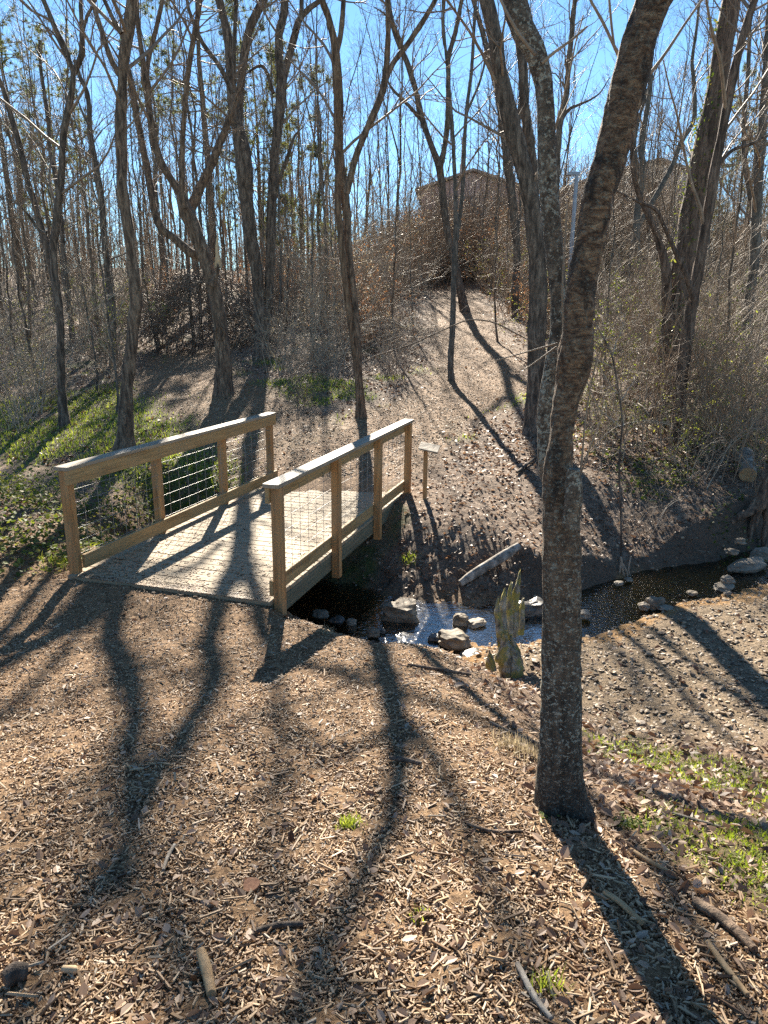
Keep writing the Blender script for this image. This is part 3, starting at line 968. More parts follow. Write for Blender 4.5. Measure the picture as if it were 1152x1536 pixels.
# details on the broken limb tree: knot hole and the splintered end
def on_tree_details():
    b = bpy.data.objects['broken_limb_tree']
    bl = np.array(b.location)
    p, k = at_y(332, 500, bl[1])
    r_ = 11 / F * k
    q = MB()
    a = np.linspace(0, 2 * math.pi, 25)[:-1]
    P = np.stack([np.cos(a) * r_ * .55, np.full(24, -.16), np.sin(a) * r_ * .95], 1) + (p - bl)
    P = np.vstack([P, P[:1], P[1:2]])
    q.tube(P, np.full(len(P), .022), 8)
    q.build('knot_ring', M['bark_orange'], b)
    q = MB()
    P = np.stack([np.cos(a) * r_ * .5, np.full(24, -.155), np.sin(a) * r_ * .9], 1) + (p - bl)
    q.cap(P)
    q.build('knot_hole', plain('hollow', [(.008, .006, .005), (.02, .015, .01)], 8), b, smooth=False)
    C = stem3d([(327, 402, 11), (327, 392, 10), (326, 383, 6), (325, 370, 4), (326, 358, 3), (327, 350, 1)], bl[1] - .12, 0, 0, .03, 0, bl[2])
    q = MB()
    q.tubes((C[:, :3] - bl)[None], C[:, 3][None], 10, rough(C[:, :3], C[:, 3], 10, .4, 40., 2))
    q.build('snapped_wood', M['fresh_wood'], b)


on_tree_details()

# ------------------------------------------------------------------ loose cover: chips, leaves, stones, blades
def rot(n, yaw, tiltx, tilty):
    cy, sy, cx, sx, ct, st = np.cos(yaw), np.sin(yaw), np.cos(tiltx), np.sin(tiltx), np.cos(tilty), np.sin(tilty)
    Rz = np.zeros((n, 3, 3)); Rz[:, 0, 0] = cy; Rz[:, 0, 1] = -sy; Rz[:, 1, 0] = sy; Rz[:, 1, 1] = cy; Rz[:, 2, 2] = 1
    Rx = np.zeros((n, 3, 3)); Rx[:, 0, 0] = 1; Rx[:, 1, 1] = cx; Rx[:, 1, 2] = -sx; Rx[:, 2, 1] = sx; Rx[:, 2, 2] = cx
    Ry = np.zeros((n, 3, 3)); Ry[:, 1, 1] = 1; Ry[:, 0, 0] = ct; Ry[:, 0, 2] = st; Ry[:, 2, 0] = -st; Ry[:, 2, 2] = ct
    return Rz @ Ry @ Rx


def strew(P, T, faces, scale, R3):
    """copies of the template T (m,3) at P, one mesh"""
    n, m = len(P), T.shape[-2]
    V = np.einsum('nij,nmj->nmi', R3, (T[None] * scale[:, None, :] if T.ndim == 2 else T * scale[:, None, :])) + P[:, None, :]
    return V.reshape(-1, 3), [(np.asarray(f)[None] + (np.arange(n) * m)[:, None, None]).reshape(-1, len(f[0])) for f in faces]


CHIP = np.array([(-.5, -.35, 0), (-.36, .5, 0), (.5, .25, 0), (.4, -.5, 0), (-.46, -.3, 1), (-.36, .42, 1), (.46, .2, 1), (.38, -.45, 1)])
CHIPF = [[(4, 7, 6, 5), (0, 3, 7, 4), (3, 2, 6, 7), (2, 1, 5, 6), (1, 0, 4, 5)]]
LEAF = np.array([(-.5, 0, 0), (-.18, -.3, .16), (.22, -.26, .16), (.5, 0, .04), (.22, .26, .16), (-.18, .3, .16)])
LEAFF = [[(0, 1, 2, 3), (0, 3, 4, 5)]]
BLADE = np.array([(-.5, 0, 0), (.5, 0, 0), (-.35, .25, .55), (.35, .25, .55), (0, .75, 1.)])
BLADEF = [[(0, 1, 3, 2)], [(2, 3, 4)]]


def spots(n, x0, x1, y0, y1, power=1.0, keep=None, fan=None, r=rng):
    """ground points, denser towards the viewer's end of the place"""
    t = r.random(n * 2)
    if power == 1:
        y = y0 * (y1 / y0) ** t
    else:
        y = y0 + (y1 - y0) * t ** power
    if fan:
        hw = fan[0] + fan[1] * y
        x = r.uniform(-1, 1, n * 2) * hw
    else:
        x = r.uniform(x0, x1, n * 2)
    k = np.ones(n * 2, bool)
    if keep is not None:
        k = r.random(n * 2) < keep(x, y)
    x, y = x[k][:n], y[k][:n]
    return x, y


def near_chip(x, y):
    z = zones(x, y)
    return np.clip((1 - z['leaf']) * (1 - z['gravel']) * (1 - z['sand']) * (1 - z['dirt'] * .8) * (1 - .6 * z['grass']) * (y < 7.2), .0, 1)


# mulch on the near path
q = MB()
for (n, L0, L1, W0, W1, lift) in ((140000, .006, .021, .0025, .007, .006), (26000, .016, .040, .003, .009, .012), (2000, .045, .10, .005, .011, .02)):
    x, y = spots(n, 0, 0, .75, 7.2, 1.0, near_chip, (.75, .60))
    n = len(x)
    z = terrain(x, y) + rng.uniform(-.003, lift, n)
    sc_ = np.stack([rng.uniform(L0, L1, n) * (1 + .0 * y), rng.uniform(W0, W1, n), rng.uniform(.002, .007, n)], 1)
    V, Fq = strew(np.stack([x, y, z], 1), CHIP, CHIPF, sc_, rot(n, rng.uniform(0, 6.28, n), rng.normal(0, .30, n), rng.normal(0, .22, n)))
    q.add(V, *Fq)
# chips that lie on the boards of the bridge
n = 3600
s_, t_ = BL * rng.random(n) ** 6 - .05, rng.uniform(0, BW, n)
ca, sa = math.cos(PHI), math.sin(PHI)
P = np.stack([BA[0] + s_ * sa + t_ * ca, BA[1] + s_ * ca - t_ * sa, BG * s_ + .002], 1)
V, Fq = strew(P, CHIP, CHIPF, np.stack([rng.uniform(.012, .05, n), rng.uniform(.005, .013, n), rng.uniform(.002, .006, n)], 1), rot(n, rng.uniform(0, 6.28, n), np.zeros(n), rng.normal(0, .06, n)))
q.add(V, *Fq)
# and on the trail beyond
x, y = spots(26000, -7, 6, 10.8, 32, 1.0, lambda x, y: zones(x, y)['trail'])
n = len(x)
V, Fq = strew(np.stack([x, y, terrain(x, y) + .004], 1), CHIP, CHIPF, np.stack([rng.uniform(.018, .055, n), rng.uniform(.006, .018, n), rng.uniform(.003, .009, n)], 1), rot(n, rng.uniform(0, 6.28, n), rng.normal(0, .3, n), rng.normal(0, .25, n)))
q.add(V, *Fq)
tag(q.build('wood_chips', M['chips'], smooth=False), kind='stuff')

# dead leaves
q = MB()


def leafy(x, y):
    z = zones(x, y)
    return np.clip(z['leaf'] * (1 - .85 * z['trail']) * (1 - z['gravel']) * (1 - .8 * z['sand']) * (1 - .55 * z['dirt']) * (1 - .5 * z['grass']) * (creek_s(x, y) > .55) + .8 * (creek_s(x, y) < -.5) * z['leaf'] * (1 - z['gravel']) * (1 - z['sand']) + .08 * z['gravel'], 0, 1)


for (n, x0, x1, y0, y1, a, b) in ((34000, -7, 8.5, 2., 14, .03, .075), (24000, -14, 15, 11, 34, .05, .12)):
    x, y = spots(n, x0, x1, y0, y1, 1.0, leafy)
    n = len(x)
    w = rng.uniform(a, b, n)
    V, Fq = strew(np.stack([x, y, terrain(x, y) + rng.uniform(.002, .022, n)], 1), LEAF, LEAFF, np.stack([w, w * rng.uniform(.6, 1.1, n), w * rng.uniform(-1.2, 1.6, n)], 1), rot(n, rng.uniform(0, 6.28, n), rng.normal(0, .45, n), rng.normal(0, .4, n)))
    q.add(V, *Fq)
x, y = spots(2600, 0, 0, .9, 6.5, 1.0, None, (.6, .6))
n = len(x)
w = rng.uniform(.02, .055, n)
V, Fq = strew(np.stack([x, y, terrain(x, y) + .012], 1), LEAF, LEAFF, np.stack([w, w * .8, w * rng.uniform(-1, 1.5, n)], 1), rot(n, rng.uniform(0, 6.28, n), rng.normal(0, .4, n), rng.normal(0, .4, n)))
q.add(V, *Fq)
tag(q.build('leaf_litter', M['litter'], smooth=False), kind='stuff')

# gravel bar
b_ = bmesh.new()
bmesh.ops.create_icosphere(b_, subdivisions=1, radius=.5)
b_.verts.index_update()
ICO = np.array([v.co[:] for v in b_.verts])
ICOF = np.array([[v.index for v in f.verts] for f in b_.faces])
b_.free()
q = MB()
x, y = spots(15000, .6, 7.5, 4.2, 9.6, 1.0, lambda x, y: np.clip(zones(x, y)['gravel'] * (1 - .55 * zones(x, y)['sand']) + .10 * (np.abs(creek_s(x, y)) < 1.1) * (x > -1.5), 0, 1))
n = len(x)
w = rng.lognormal(-3.85, .45, n)
T = ICO[None] * (1 + rng.normal(0, .16, (n, 12, 1)))
V, Fq = strew(np.stack([x, y, terrain(x, y) + w * .12], 1), T, [ICOF], np.stack([w * rng.uniform(.8, 1.6, n), w, w * rng.uniform(.3, .6, n)], 1), rot(n, rng.uniform(0, 6.28, n), rng.normal(0, .3, n), rng.normal(0, .3, n)))
q.add(V, *Fq)
tag(q.build('gravel', M['gravel'], smooth=False), kind='stuff')

# grass
q = MB()
for (n, x0, x1, y0, y1, h0, h1, kp) in ((26000, -9, 4, 10, 21, .03, .09, lambda x, y: zones(x, y)['grass'] ** 2), (17000, .9, 4., 1.6, 4.8, .012, .04, lambda x, y: zones(x, y)['grass'])):
    x, y = spots(n, x0, x1, y0, y1, 1.0, kp)
    n = len(x)
    V, Fq = strew(np.stack([x, y, terrain(x, y) - .003], 1), BLADE, BLADEF, np.stack([rng.uniform(.004, .012, n) * (1 + (y > 9)), rng.uniform(.01, .05, n), rng.uniform(h0, h1, n)], 1), rot(n, rng.uniform(0, 6.28, n), rng.normal(0, .2, n), rng.normal(0, .2, n)))
    q.add(V, *Fq)
tag(q.build('grass', M['blade'], smooth=False), kind='stuff')

# low green leaves on the banks
q = MB()


def weeds(x, y):
    a = sm(-3.0, -3.5, x) * sm(6.3, 6.8, y) * (1 - sm(10., 12.2, y)) * (.6 + .4 * sm(-.4, .3, wav(x, y, 2.6)))
    b = sm(3.0, 4.2, x) * sm(8.6, 9.8, y) * (1 - sm(18, 20, y)) * sm(-.15, .5, wav(x, y, 2.2, 1.)) * .75
    c = sm(-4.6, -4.0, x) * sm(-1.2, -1.7, x) * sm(6.6, 7.2, y) * (1 - sm(10.5, 12., y)) * .8
    return np.clip(np.maximum(np.maximum(a, b), c) * (1 - zones(x, y)['trail']), 0, 1)


x, y = spots(60000, -10, 10, 6.4, 19, 1.0, weeds)
br_x = (x - BA[0]) * math.cos(PHI) - (y - BA[1]) * math.sin(PHI)
br_y = (x - BA[0]) * math.sin(PHI) + (y - BA[1]) * math.cos(PHI)
k = ~((br_x > -.15) & (br_x < BW + .15) & (br_y > -.6) & (br_y < BL + .3))
x, y = x[k], y[k]
n = len(x)
w = rng.uniform(.025, .075, n)
hh = np.abs(rng.normal(0, 1, n)) * (.05 + .16 * sm(-3.4, -4.6, x) * (1 - sm(9.5, 12, y)))
V, Fq = strew(np.stack([x, y, terrain(x, y) + .01 + hh], 1), LEAF, LEAFF, np.stack([w, w * .95, w * rng.uniform(-.6, .8, n)], 1), rot(n, rng.uniform(0, 6.28, n), rng.normal(0, .5, n), rng.normal(0, .5, n)))
q.add(V, *Fq)
tag(q.build('ground_ivy', M['ivy'], smooth=False), kind='stuff')

# ------------------------------------------------------------------ stones, each its own
def rock(p, sx, sy, sz, seed, yaw=0., sub=3, flat=.0, blocky=.0):
    b = bmesh.new()
    bmesh.ops.create_icosphere(b, subdivisions=sub, radius=1)
    for v in b.verts:
        d = v.co.normalized()
        if blocky:
            m = max(abs(d.x), abs(d.y), abs(d.z))
            d = d.lerp(d / m * .82, blocky)
        k = 1 + .34 * mnoise.noise(d * 1.4 + Vector((seed * 3.1, 0, 0))) + .20 * mnoise.noise(d * 2.9 + Vector((0, seed, 0))) + .04 * mnoise.noise(d * 9 + Vector((0, 0, seed)))
        v.co = Vector((d.x * sx, d.y * sy, d.z * sz)) * k
    me = bpy.data.meshes.new('rock')
    b.to_mesh(me)
    b.free()
    o = bpy.data.objects.new('rock', me)
    COL.objects.link(o)
    o.location = p
    o.rotation_euler = (0, R(flat), yaw)
    return o


ROCKS = [  # u, v of the foot, half width px, height factor, depth factor, z of the foot, material, label, blocky
    (600, 934, 29, .62, .8, -.84, 'rock', 'large squared brown stone at the edge of the shallow water below the bridge', .8),
    (692, 940, 12, .95, .9, -.84, 'rock', 'dark upright stone in the sparkling water, near the shadow of a trunk', .4),
    (716, 940, 15, .35, .8, -.82, 'rock_pale', 'flat pale stone beside the dark upright stone in the water', .2),
    (682, 972, 26, .45, .8, -.80, 'rock', 'broad layered stone where the water spills over, close to the near bank', .6),
    (712, 992, 20, .3, .9, -.82, 'rock_dark', 'low wet stone in the riffle below the broad layered stone', .3),
    (655, 962, 12, .4, .9, -.82, 'rock_dark', 'small wet stone tucked against the near bank under the riffle', .3),
    (800, 926, 20, .75, .8, -.84, 'rock_dark', 'dark wet slab standing in the creek between the snag and the near tree', .8),
    (874, 928, 12, .5, .9, -.80, 'rock_pale', 'pale tan slab showing just right of the near trunk at the water', .6),
    (985, 914, 13, .85, .9, -.82, 'rock', 'dark angular stone, tallest of the trio in the orange shallows', .6),
    (967, 914, 8, .7, .9, -.80, 'rock_pale', 'small blunt pale stone left of the dark angular stone', .4),
    (1003, 917, 13, .25, .9, -.80, 'rock_pale', 'thin flat pale stone lying right of the dark angular stone', .2),
    (1094, 876, 10, .7, .9, -.76, 'rock_pale', 'rounded pale stone perched on top of the flat one in the right shallows', .3),
    (1090, 886, 14, .38, .9, -.82, 'rock_pale', 'flat grey stone under the rounded pale one at the right', .3),
    (1092, 893, 5, .7, .9, -.80, 'rock_pale', 'pebble sized white stone just below the flat grey stone', .2),
    (1126, 858, 30, .35, .5, -.82, 'rock_pale', 'long pale slab in the shaded water near the right edge', .3),
    (1146, 842, 16, .8, .8, -.82, 'rock_pale', 'grey boulder at the right edge beyond the long slab', .4),
    (1100, 832, 10, .5, .9, -.60, 'rock', 'brown stone wedged under the exposed roots', .5),
    (1112, 816, 8, .6, .9, -.50, 'rock', 'small tan stone set in the bank beneath the root', .5),
    (443, 950, 14, .6, .9, -.42, 'rock_pale', 'blue grey stone at the foot of the near bridge post', .5),
    (460, 957, 11, .6, .9, -.50, 'rock', 'brown stone behind the blue grey one by the bridge post', .5),
    (480, 928, 14, .35, .9, -.85, 'rock_pale', 'flat stone in the shade under the bridge rail', .3),
    (527, 938, 8, .7, .9, -.82, 'rock_pale', 'small pale stone in the shaded stream bed', .3),
    (560, 955, 10, .6, .9, -.80, 'rock', 'brown stone on the near edge of the stream beside a grass tuft', .4),
    (505, 936, 12, .4, .9, -.85, 'rock_dark', 'low dark stone in the shaded stream bed', .3),
    (572, 950, 7, .6, .9, -.82, 'rock_dark', 'small dark stone at the left end of the sparkling water', .3),
    (930, 878, 7, .45, .9, -.80, 'rock_pale', 'small pale stone at the foot of the undercut bank', .3),
    (944, 872, 6, .5, .9, -.80, 'rock_pale', 'tiny pale stone beside the small one under the undercut bank', .3),
    (1040, 893, 8, .4, .9, -.81, 'rock', 'brown stone between the two groups in the orange shallows', .3),
    (760, 944, 10, .4, .9, -.82, 'rock_dark', 'wet stone at the foot of the mossy snag', .3)]
for i, (u, v, hw, hf, df, z, mt, lb, bk) in enumerate(ROCKS):
    p = on_plane(u, v, z)
    k = np.dot(p - np.array([0, 0, H]), [0, math.cos(TH), -math.sin(TH)])
    w_ = hw / F * k
    o = rock((p[0], p[1] + w_ * df * .7, z + w_ * hf * .55), w_ * 1.05, w_ * df, w_ * hf, i + 1., random.uniform(-.4, .4), 3, random.uniform(-8, 8), bk)
    o.data.materials.append(M[mt])
    tag(o, lb, 'rock', 'stones in the creek')

# ------------------------------------------------------------------ fallen wood
def lay(pts, lift=0.):
    """pixels of a thing lying on the ground -> points on the ground"""
    out = []
    for (u, v, w) in pts:
        p = at(u, v)
        k = np.dot(p - np.array([0, 0, H]), [0, math.cos(TH), -math.sin(TH)])
        r_ = w / 2 / F * k
        out.append((p[0], p[1], p[2] + r_ * .8 + lift, r_))
    return np.array(out)


b = at(735, 852)
lg = empty('fallen_log', b, 'weathered pale log lying across the far bank above the mossy snag', 'log')
C = lay([(690, 880, 13), (778, 832, 14)])
mid = [C[0] * (1 - t) + C[1] * t for t in (.25, .5, .75)]
C = catmull(np.array([C[0] * [1, 1, 1, .75], mid[0] + [0, .02, .02, .006], mid[1] + [0, .02, .035, .010], mid[2] + [0, .01, .045, .006], C[1] * [1, 1, 1, .7] + [0, 0, .07, .0]]), .02)
q = MB()
P = C[:, :3] - b
dd = rough(P, C[:, 3], 20, .36, 16., 3)
q.tubes(P[None], C[:, 3][None], 20, dd)
V, _ = tube_geo(P[None], C[:, 3][None], 20, dd)
q.cap(V[:20])
q.cap(V[-20:])
q.build('trunk', M['log_grey'], lg)
for pa, pb, w_ in (((742, 846), (733, 829), .018), ((702, 868), (689, 853), .014)):
    p = at(*pa)
    p2 = ray(*pb) * np.linalg.norm(p - np.array([0, 0, H])) / np.linalg.norm(ray(*pb)) + np.array([0, 0, H])
    q = MB()
    C = catmull(np.array([p + [0, 0, .04], (p + p2) / 2 + [.01, 0, .02], p2]), .03)
    q.tube(C - b, np.linspace(w_ * 1.3, w_ * .7, len(C)), 10)
    q.build('branch_stub', M['bark_brown'], lg)

b = at(1120, 722)
cl = empty('cut_log', b, 'short sawn log with its round cut end facing the creek, right edge among the leaves', 'log')
q = MB()
ax = nrm(np.array([.35, .9, .22]))
P = np.stack([ax * t for t in np.linspace(-.05, .75, 9)]) + np.array([0, 0, .12])
Rd = np.full(9, .125)
dd = rough(P, Rd, 24, .12, 10., 5)
q.tubes(P[None], Rd[None], 24, dd)
q.build('trunk', M['log_grey'], cl)
V, _ = tube_geo(P[None], Rd[None], 24, dd)
MB().cap(V[:24] - ax * .001).build('cut_end', M['cut_wood'], cl, smooth=False)
MB().cap(V[-24:] + ax * .001).build('cut_end', M['cut_wood'], cl, smooth=False)

# roots in the undercut bank at the right edge
b = at(1128, 790)
rt = empty('exposed_roots', b, 'thick bare tree roots hanging out of the undercut bank at the right edge', 'roots')
for i, pts in enumerate(([(1165, 700, 26), (1150, 730, 24), (1140, 755, 22), (1128, 765, 15), (1108, 776, 12), (1092, 787, 9), (1086, 800, 5)], [(1142, 752, 16), (1134, 772, 13), (1128, 790, 11), (1122, 815, 8), (1126, 835, 5)],
                         [(1150, 740, 14), (1150, 780, 12), (1146, 810, 10), (1150, 830, 7)], [(1062, 812, 5), (1072, 803, 7), (1088, 806, 8), (1098, 802, 9), (1110, 812, 5)], [(1080, 782, 3), (1092, 795, 3), (1103, 806, 2)])):
    C = stem3d(pts, b[1] - .12 + .03 * i, .1, .006, .04, i, b[2])
    q = MB()
    P = C[:, :3] - b
    q.tubes(P[None], C[:, 3][None], 12, rough(P, C[:, 3], 12, .35, 20., i))
    q.build('root', M['bark_brown'] if i != 3 else M['log_grey'], rt)

b = at(935, 850)
hr = empty('hanging_roots', b, 'pale stringy roots hanging down the undercut bank right of the near trunk', 'roots')
for i, pts in enumerate(([(931, 835, 4), (934, 855, 4), (936, 870, 3), (932, 880, 3), (938, 892, 2)], [(932, 840, 3), (929, 860, 3), (923, 895, 2)], [(934, 845, 3), (941, 862, 3), (939, 880, 2), (944, 893, 2)], [(946, 835, 2), (943, 856, 2), (949, 870, 1.5)])):
    C = stem3d(pts, b[1] - .12, 0., .006, .03, i, b[2])
    MB().tube(C[:, :3] - b, C[:, 3], 6).build('root', M['twig_pale'], hr)
b = at(932, 838)
sap = empty('arching_sapling', b, 'thin dark sapling arching up from the undercut bank beside the near trunk', 'sapling')
q = MB()
C = stem3d([(932, 842, 3.2), (931, 780, 3.2), (929, 700, 3.2), (934, 635, 3), (928, 585, 3), (917, 532, 2.8), (905, 508, 2.6), (893, 485, 2.2), (890, 455, 1.5)], b[1], 0., .01, .08, 1, b[2])
q.tube(C[:, :3] - b, C[:, 3], 8)
q.build('stem', M['bark_dark'], sap)
P1, R1 = grow(resamp(np.c_[C[:, :3] - b, C[:, 3]], 20)[None, :, :3], resamp(C, 20)[None, :, 3], 9, .3, .98, (.15, .3), (30, 70), .2, 7, .15, .5, .003, 1.0)
P2, R2 = grow(P1, R1, 4, .2, .98, (.3, .6), (25, 60), .2, 6, .13, .6, .002)
q = MB()
q.tubes(P1, R1, 5)
q.tubes(P2, R2, 4)
q.build('crown', M['twig_pale'], sap)
b = at(600, 610)
cane = empty('arching_cane', b, 'long bare cane arching across the trail toward the lichen trunk', 'bramble')
C = stem3d([(545, 545, 2.4), (560, 535, 2.6), (592, 525, 2.6), (625, 513, 2.6), (672, 492, 2.6), (705, 480, 2.6), (742, 484, 2.6), (776, 501, 2.4), (800, 514, 2), (822, 530, 1.6)], 9.5, 0., .01, .08, 1, b[2])
cane.location = C[0, :3]
q = MB()
q.tube(C[:, :3] - C[0, :3], C[:, 3] * .75, 8)
q.build('stem', M['bark_brown'], cane)

# mossy broken snag at the water
b = at(766, 1012)
sn = empty('mossy_snag', b, 'jagged mossy rotten stump leaning at the edge of the creek, left of the near trunk', 'stump')
k = np.dot(b - np.array([0, 0, H]), [0, math.cos(TH), -math.sin(TH)])
def shard(pts, thick, mat, seed, name, Yo):
    """a split plank of rotten wood: (u, v, width px) up its height"""
    C = stem3d(pts, b[1] + Yo, .25, 0., .02, 0, b[2])
    n = len(C)
    V = []
    for i in range(n):
        c, w_ = C[i, :3] - b, C[i, 3]
        ring = []
        for j in range(16):
            a = j / 16 * 2 * math.pi
            e = 1 + .35 * mnoise.noise((math.cos(a) * 2 + seed, math.sin(a) * 2, i * .16)) + .22 * mnoise.noise((j * 2.3, seed, i * .5))
            ring.append((c[0] + math.cos(a) * w_ * e, c[1] + math.sin(a) * max(.02, w_ * thick) * e, c[2] + .05 * mnoise.noise((j * 1.7, seed + 3, 0)) * (i / n)))
        V.append(ring)
    V = np.array(V).reshape(-1, 3)
    q = MB()
    ii = (np.arange(n - 1)[:, None] * 16 + np.arange(16)[None])
    jj = (np.arange(n - 1)[:, None] * 16 + (np.arange(16) + 1)[None] % 16)
    q.add(V, np.stack([ii, jj, jj + 16, ii + 16], -1).reshape(-1, 4))
    q.cap(V[-16:])
    q.build(name, mat, sn)


m_, t_, bs_, _ = newmat('mossy_wood')
N_ = NT(t_)
f_ = N_.noise(N_.coord((1, 1, .35)), 22, 6, .7, .6)
c_ = N_.ramp(f_, [(.34, (.04, .032, .022)), (.46, (.20, .175, .12)), (.62, (.42, .39, .30))])
g_ = N_.ramp(N_.noise(N_.coord(), 9, 4, .7), [(.45, 0.), (.56, .85)])
c_ = N_.mix(g_, c_, (.30, .26, .06))
N_.l(c_, bs_.inputs['Base Color'])
bs_.inputs['Roughness'].default_value = .9
N_.bump(f_, 1., .02, bs_)
M['mossy'] = m_
for i_, (pts, th, nm, yo) in enumerate((
        ([(768, 1032, 18), (766, 1010, 34), (762, 990, 36), (759, 972, 22), (757, 958, 9), (756, 950, 2)], .5, 'rotten_base', -.02),
        ([(775, 1015, 14), (775, 995, 18), (771, 975, 15), (768, 962, 7), (766, 955, 2)], .5, 'rotten_base', .03),
        ([(738, 1006, 14), (736, 996, 16), (735, 986, 9), (734, 980, 2)], .5, 'rotten_base', -.05),
        ([(752, 978, 9), (750, 950, 11), (747, 925, 10), (746, 910, 6), (748, 898, 2)], .6, 'shard', .10),
        ([(757, 970, 9), (756, 940, 12), (754, 915, 11), (756, 895, 7), (757, 884, 2)], .6, 'shard', .16),
        ([(764, 960, 9), (763, 930, 11), (764, 905, 9), (765, 888, 6), (768, 874, 2)], .6, 'shard', .22),
        ([(772, 955, 11), (772, 925, 13), (773, 898, 11), (777, 876, 7), (780, 857, 1.5)], .6, 'shard', .26),
        ([(781, 952, 10), (782, 930, 11), (783, 912, 8), (785, 897, 2)], .6, 'shard', .30))):
    shard(pts, th, M['mossy'], i_ * 5.3 + 1, nm, yo)

# sticks and scraps that stand out in the mulch
def stick(name, pts, lift, mat, label, cat='stick', sides=9, flat=1.):
    C = catmull(lay(pts, lift), .02)
    b = C[0, :3].copy()
    q = MB()
    P = C[:, :3] - b
    dd = rough(P, C[:, 3], sides, .4, 30., random.random() * 9)
    q.tubes(P[None], C[:, 3][None], sides, dd)
    V, _ = tube_geo(P[None], C[:, 3][None], sides, dd)
    q.cap(V[:sides])
    q.cap(V[-sides:])
    o = q.build(name, mat, loc=b)
    return tag(o, label, cat)


stick('stick', [(1040, 1362, 16), (1075, 1385, 18), (1110, 1412, 17), (1130, 1432, 14)], .01, M['bark_brown'], 'thick brown stick lying at the right edge of the mulch')
stick('stick', [(302, 1436, 14), (310, 1462, 16), (318, 1500, 14)], .012, M['cut_wood'], 'stout pale splinter near the bottom edge, left of the middle')
stick('stick', [(1060, 1420, 9), (1085, 1455, 10), (1120, 1500, 9)], .012, M['cut_wood'], 'long tan stick crossing the shadow in the lower right corner')
stick('stick', [(905, 1345, 8), (930, 1362, 9), (962, 1392, 9)], .012, M['cut_wood'], 'tan stick lying on the edge of the near trunk shadow')
stick('stick', [(945, 1280, 6), (980, 1302, 7), (1012, 1318, 6)], .012, M['cut_wood'], 'thin tan stick right of the leafy green weed')
stick('stick', [(1008, 1225, 6), (1050, 1238, 7), (1080, 1246, 6)], .01, M['bark_grey'], 'grey stick in the leaves near the right grass patches')
stick('stick', [(776, 1452, 8), (800, 1500, 10), (826, 1535, 8)], .01, M['log_grey'], 'grey forked twig at the bottom edge, right of the middle')
stick('stick', [(700, 1240, 5), (738, 1252, 6), (784, 1252, 5)], .01, M['bark_brown'], 'brown stick just left of the foot of the near trunk')
stick('stick', [(584, 1142, 6), (610, 1146, 7), (632, 1150, 5)], .012, M['bark_dark'], 'dark stick crossing the shadow strip in the middle of the path')
stick('stick', [(735, 1088, 5), (775, 1108, 6), (812, 1122, 5)], .01, M['bark_grey'], 'grey stick running toward the near trunk from the left')
stick('stick', [(245, 1310, 5), (252, 1290, 6), (262, 1272, 5)], .01, M['log_grey'], 'curved grey twig on the sunlit mulch at the left')
stick('stick', [(385, 1402, 8), (420, 1394, 9), (455, 1392, 8)], .01, M['bark_dark'], 'dark stick below the round wood slice')
stick('stick', [(95, 1462, 10), (112, 1464, 12), (114, 1464, 9)], .012, M['fresh_wood'], 'fat pale chunk of wood at the lower left')
stick('stick', [(8, 1482, 22), (25, 1474, 28), (44, 1468, 20)], .015, M['bark_dark'], 'dark rotten chunk of wood in the lower left corner')
stick('stick', [(612, 1000, 4), (660, 1008, 5), (706, 1015, 4)], .01, M['bark_brown'], 'thin brown stick on the sunlit slope above the riffle')
stick('stick', [(775, 712, 4), (790, 700, 4), (802, 690, 3)], .02, M['bark_dark'], 'short dark stick on the far slope left of the near trunk')
p = at(378, 1334)
q = MB()
a = np.linspace(0, 2 * math.pi, 21)[:-1]
e = 1 + .06 * np.sin(a * 3 + 1)
ring = np.stack([np.cos(a) * .029 * e, np.sin(a) * .026 * e, np.zeros(20)], 1)
q.add(np.vstack([ring, ring + [0, 0, .012]]), [(i, (i + 1) % 20, (i + 1) % 20 + 20, i + 20) for i in range(20)])
q.cap(ring + [0, 0, .012])
o = q.build('wood_slice', plain('slice_wood', [(.22, .10, .055), (.34, .18, .10)], 40), smooth=False, loc=p + np.array([0, 0, .014]))
o.rotation_euler = (R(14), R(-6), 0)
tag(o, 'round reddish slice of wood lying flat on the mulch', 'wood slice')


def tuft(u, v, n, hgt, spread, mat, label, seed, name='grass_tuft', cat='grass tuft', leaf=False):
    r = np.random.default_rng(seed)
    b = at(u, v)
    x, y = r.normal(0, spread, n), r.normal(0, spread * .8, n)
    z = terrain(x + b[0], y + b[1]) - b[2]
    if leaf:
        w = r.uniform(.5, 1., n) * hgt
        V, Fq = strew(np.stack([x, y, z + r.uniform(.005, hgt * 1.2, n)], 1), LEAF, LEAFF, np.stack([w, w * .8, w * r.uniform(-.4, .6, n)], 1), rot(n, r.uniform(0, 6.28, n), r.normal(0, .5, n), r.normal(0, .5, n)))
    else:
        V, Fq = strew(np.stack([x, y, z], 1), BLADE, BLADEF, np.stack([r.uniform(.003, .006, n), r.uniform(.2, 1., n) * hgt, r.uniform(.5, 1.2, n) * hgt], 1), rot(n, r.uniform(0, 6.28, n), r.normal(0, .2, n), r.normal(0, .2, n)))
    o = MB().add(V, *Fq).build(name, mat, smooth=False, loc=b)
    return tag(o, label, cat)


